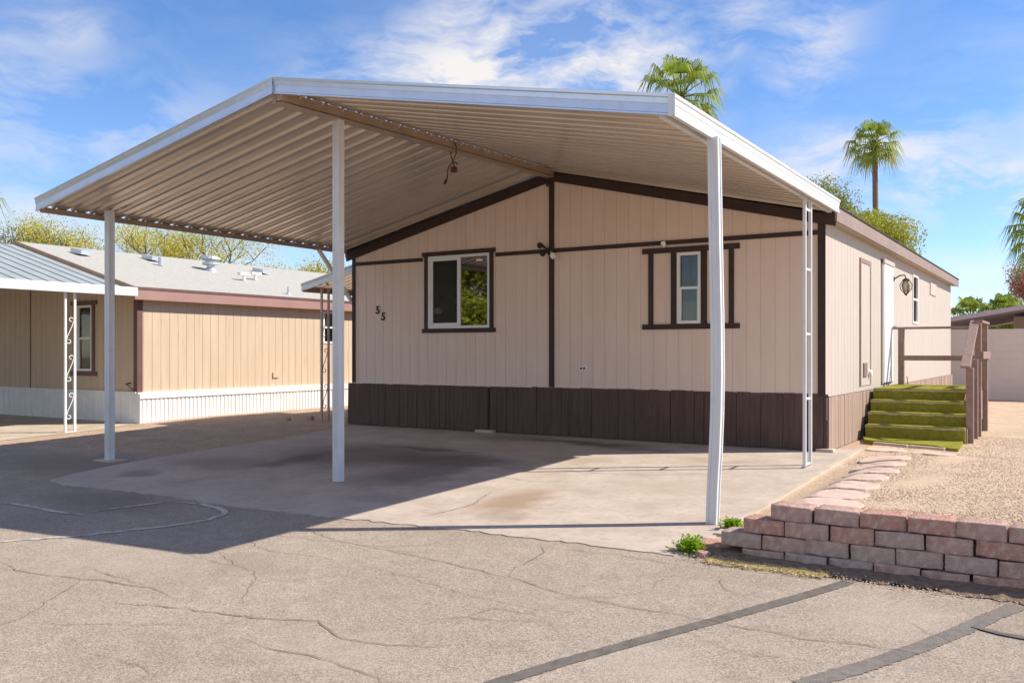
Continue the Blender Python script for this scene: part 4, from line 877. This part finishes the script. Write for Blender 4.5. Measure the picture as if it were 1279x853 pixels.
for s in (-1, 1):
    xe = NR+s*4.2; q = lambda x, dz, yy: (x, yy, nz_(x)+dz)
    b.hexa([q(NR, -.14, NY-.2), q(xe, -.14, NY-.2), q(xe, -.14, NY-.165), q(NR, -.14, NY-.165), q(NR, .06, NY-.2), q(xe, .06, NY-.2), q(xe, .06, NY-.165), q(NR, .06, NY-.165)])
b.build('rake_trim', M_('tan_rake_trim', (.40, .26, .17), .7), nh)
# corrugated white skirting
def corr(axis, p, sgn, u0, u1, z0, z1, sp=.1):
    f = (lambda u, d, z: (u, p+sgn*d, z)) if axis == 'x' else (lambda u, d, z: (p+sgn*d, u, z)); m = MB(); u = u0; pr = []
    while u < u1: pr += [(u, 0), (u+sp*.55, 0), (u+sp*.65, -.015), (u+sp*.9, -.015)]; u += sp
    pr.append((u1, 0)); n = len(pr)
    for z in (z0, z1):
        for a, d in pr: m.v.append(f(a, d, z))
    for i in range(n-1): m.f.append((i, i+1, n+i+1, n+i))
    return m
corr('y', NX+.03, 1, NY, NRY, -.06, .47).build('skirting', m_nskirt, nh); MB().box((NX+.0, NY-.02, .47), (NX+.05, NRY, .60)).build('skirting_rail', m_nskirt, nh)
corr('x', NY-.03, -1, -23.6, NX+.03, -.06, .57, .22).build('skirting', m_nskirt, nh); MB().box((-23.6, NY-.05, .57), (NX, NY, .61)).build('skirting_rail', m_nskirt, nh)
wn_ = window(nh, 'x', NY, -1, *NW, 'hung', m_glass2); MB().box((-17.7, NY+.08, .9), (-16.9, NY+.10, 2.4)).build('curtain', m_curtain, wn_)
t = MB().box((-17.80, NY-.03, 2.36), (-16.90, NY-.002, 2.44)).box((-17.80, NY-.03, .90), (-16.90, NY-.002, .99)).box((-17.72, NY-.028, .99), (-17.61, NY-.002, 2.36)).box((-17.06, NY-.028, .99), (-16.97, NY-.002, 2.36)); t.build('window_trim', m_ntrim, nh)
MB().box((-19.35, NY-.012, .62), (-19.325, NY-.001, 3.2)).build('panel_seam', m_ntrim, nh)
wn2 = window(nh, 'y', NX, 1, 16.0, 16.42, 1.6, 2.38, 'hung', m_glass2); MB().box((NX-.12, 15.9, 2.0), (NX-.1, 16.5, 2.4)).build('curtain', m_curtain, wn2)
MB().tube([(-15.78, NY-.02, .78), (-15.78, NY-.12, .76)], .018, 6).tube([(-15.78, NY-.1, .76), (-15.70, NY-.05, .68), (-15.6, NY-.03, .55)], .010, 5).build('hose_bib', m_ntrim, nh)
MB().box((NX+.001, 14.38, .80), (NX+.03, 14.55, .92)).build('outlet', m_nwall, nh)
def on(x, y): return (x, y, nz_(x)+.05)
def slab_vent(x, y): 
    a = on(x, y); MB().hexa([(a[0]-.2, a[1]-.14, a[2]+.05), (a[0]+.2, a[1]-.14, a[2]-.01), (a[0]+.2, a[1]+.14, a[2]-.01), (a[0]-.2, a[1]+.14, a[2]+.05), (a[0]-.2, a[1]-.14, a[2]+.16), (a[0]+.2, a[1]-.14, a[2]+.08), (a[0]+.2, a[1]+.14, a[2]+.08), (a[0]-.2, a[1]+.14, a[2]+.16)]).build('roof_vent', m_galv, nr)
slab_vent(-18.62, 11.64); slab_vent(-18.79, 13.54); slab_vent(-18.44, 16.64)
a = on(-18.12, 13.29); MB().tube([a, (a[0], a[1], a[2]+.2)], .06, 10).build('vent_pipe', m_galv, nr)
a = on(-18.08, 14.68); MB().lathe(a, [(.16, -.05), (.13, .06), (.09, .08), (.09, .14), (.2, .15), (.2, .21), (.13, .22), (.13, .26), (.24, .28), (.22, .33), (.05, .38)], 14).build('turbine_vent', m_galv, nr)
for x, y in ((-17.05, 14.83), (-17.28, 15.39)): a = on(x, y); MB().tube([a, (a[0], a[1], a[2]+.16)], .04, 8).box((a[0]-.06, a[1]-.15, a[2]+.14), (a[0]+.06, a[1]+.15, a[2]+.2)).build('tee_vent', m_vinyl, nr)
a = on(-15.75, 15.03); MB().lathe(a, [(.1, -.03), (.03, .05), (.02, .18)], 10).build('vent_pipe', m_galv, nr)
# neighbour's carport
nc = thing('neighbour_carport', (-19.6, 8, 0), 'ribbed grey metal carport roof with white gutter over the neighbouring driveway', 'carport')
for s in (-1, 1):
    b = MB(); xe = NR+s*4.28; y = 4.7; pr = []
    while y < 10.4: pr += [(y, 0), (y+.27, 0), (y+.278, .018), (y+.292, .018), (y+.299, 0)]; y += .30
    pr.append((10.68, 0)); n = len(pr)
    for dz in (0, .005):
        for x in (NR, xe):
            for yy, d in pr: b.v.append((x, yy, nz_(x)-.03+d+dz))
    for k in (0, 2*n):
        for i in range(n-1): b.f.append((k+i, k+i+1, k+n+i+1, k+n+i))
    b.build('roof_panel', m_metalroof, nc)
    MB().box((xe, 4.7, 2.46), (xe+s*.10, 10.66, 2.625)).build('gutter', m_white, nc, .008)
def scroll_post(x, y, z0, z1, root, m, w=.18, n=3):
    b = MB()
    for dy in (-w/2, w/2): b.box((x-.018, y+dy-.018, z0), (x+.018, y+dy+.018, z1))
    b.box((x-.012, y-w/2+.018, z0+.03), (x+.012, y+w/2-.018, z0+.055)); p = b.build('scroll_post', m, root)
    c = MB(); H = (z1-z0); 
    for i in range(n):
        zc = z0+H*(.20+.265*i); hh = .19; pts = []
        for k in range(15):
            t = k/14; a = t*math.pi*1.6; r_ = .05*(1-.55*t); pts.append((x, y-.0+.02+math.cos(a)*r_-.0, zc+hh+math.sin(a)*r_))
        c.tube(pts[::-1]+[(x, y+.045, zc+hh*.5), (x, y, zc), (x, y-.045, zc-hh*.5)]+[(q[0], 2*y-q[1], 2*zc-q[2]) for q in pts], .008, 5)
    c.build('scrollwork', m, p); return p
scroll_post(-15.35, 9.37, gz(9.3)-.05, 2.47, nc, m_white); scroll_post(-15.35, 5.4, gz(5.4)-.02, 2.47, nc, m_white)
# awning on the left side of the main home
aw = thing('side_awning', (-12.4, 14, 0), 'small ribbed metal awning with lattice post on the left side of the numbered home', 'awning')
b = MB(); y = 12.6; pr = []
while y < 15.4: pr += [(y, 0), (y+.10, 0), (y+.115, .04), (y+.15, .04), (y+.165, 0)]; y += .2
pr.append((15.6, 0)); n = len(pr)
for dz in (0, .005):
    for x, z in ((-12.75, 2.63), (-11.45, 2.93)):
        for yy, d in pr: b.v.append((x, yy, z+d+dz))
for k in (0, 2*n):
    for i in range(n-1): b.f.append((k+i, k+i+1, k+n+i+1, k+n+i))
b.build('roof_panel', m_pan, aw)
b = MB(); fascia_prof((-12.8, 12.58, 2.63), (-11.42, 12.58, 2.945), (0, -1, 0), b, -.05, .09); b.build('front_fascia', m_fasc_alu, aw)
MB().box((-12.8, 12.58, 2.56), (-12.75, 15.6, 2.65)).build('eave_beam', m_beam, aw)
scroll_post(-12.55, 12.95, gz(13)-.06, 2.64, aw, m_postm, .19, 3)
for i, (x, y, s, lb) in enumerate([(-12.9, 12.9, .06, 'larger brown rock on the gravel left of the lattice post'), (-13.2, 12.6, .04, 'smaller brown rock on the gravel farther left of the lattice post')]):
    me = blockmesh(s*2, s*1.5, s*1.4, 90+i); me.materials.append(m_blocks[2]); o = bpy.data.objects.new('rock', me); COL.objects.link(o); o.location = (x, y, gz(y)+s*.4); tag(o, lb, 'rock', 'rocks beside the lattice post')

# ------------------------------------------------------------------ rear block wall and building
bw = thing('block_wall', (0, 28.6, 0), 'tall cream block wall closing the yard behind the steps', 'wall')
def wallmat():
    m, nt, col, P, src = mat('cream_block_wall_joints', (.74, .63, .56), .92, base2=(.68, .58, .51), scale=1.2)
    br = nt.nodes.new('ShaderNodeTexBrick'); br.inputs['Scale'].default_value = 1; br.inputs['Brick Width'].default_value = .4; br.inputs['Row Height'].default_value = .2; br.inputs['Mortar Size'].default_value = .008
    mp_ = nt.nodes.new('ShaderNodeMapping'); mp_.inputs['Rotation'].default_value = (R(90), 0, 0); nt.links.new(src, mp_.inputs[0]); nt.links.new(mp_.outputs[0], br.inputs['Vector'])
    bp = nt.nodes.new('ShaderNodeBump'); bp.inputs['Strength'].default_value = .5; bp.inputs['Distance'].default_value = .01; bp.invert = True; nt.links.new(br.outputs['Fac'], bp.inputs['Height']); nt.links.new(bp.outputs[0], P.inputs['Normal'])
    return m
MB().box((-14, 28.5, -.1), (30, 28.7, 1.97)).build('wall_body', wallmat(), bw)
MB().box((-14, 28.49, 1.97), (30, 28.71, 2.03)).build('wall_cap', m_block, bw)
fb = thing('rear_building', (0, 36, 0), 'low building with lilac roof edge behind the cream block wall', 'building')
MB().box((-1.9, 36, 0), (9, 44, 2.62)).build('wall', M_('tan_stucco', (.40, .31, .25), .9), fb)
b = MB(); b.hexa([(-4.6, 34, 2.27), (4, 34, 3.72), (4, 45, 3.72), (-4.6, 45, 2.27), (-4.6, 34, 2.42), (4, 34, 3.88), (4, 45, 3.88), (-4.6, 45, 2.42)])
b.build('roof', m_farroof, fb)
MB().box((-4.4, 44, 0), (-1.9, 44.1, 2.2)).build('rear_wall', m_dark, fb)
MB().box((-4.3, 34.3, 0), (-4.15, 34.45, 2.3)).build('post', m_wood, fb)
f_ = MB().box((-.95, 35.96, 1.6), (-.2, 36.01, 2.4)).build('window', m_vinyl, fb); MB().box((-.9, 35.94, 1.65), (-.25, 35.958, 2.35)).build('pane', m_glass2, f_)
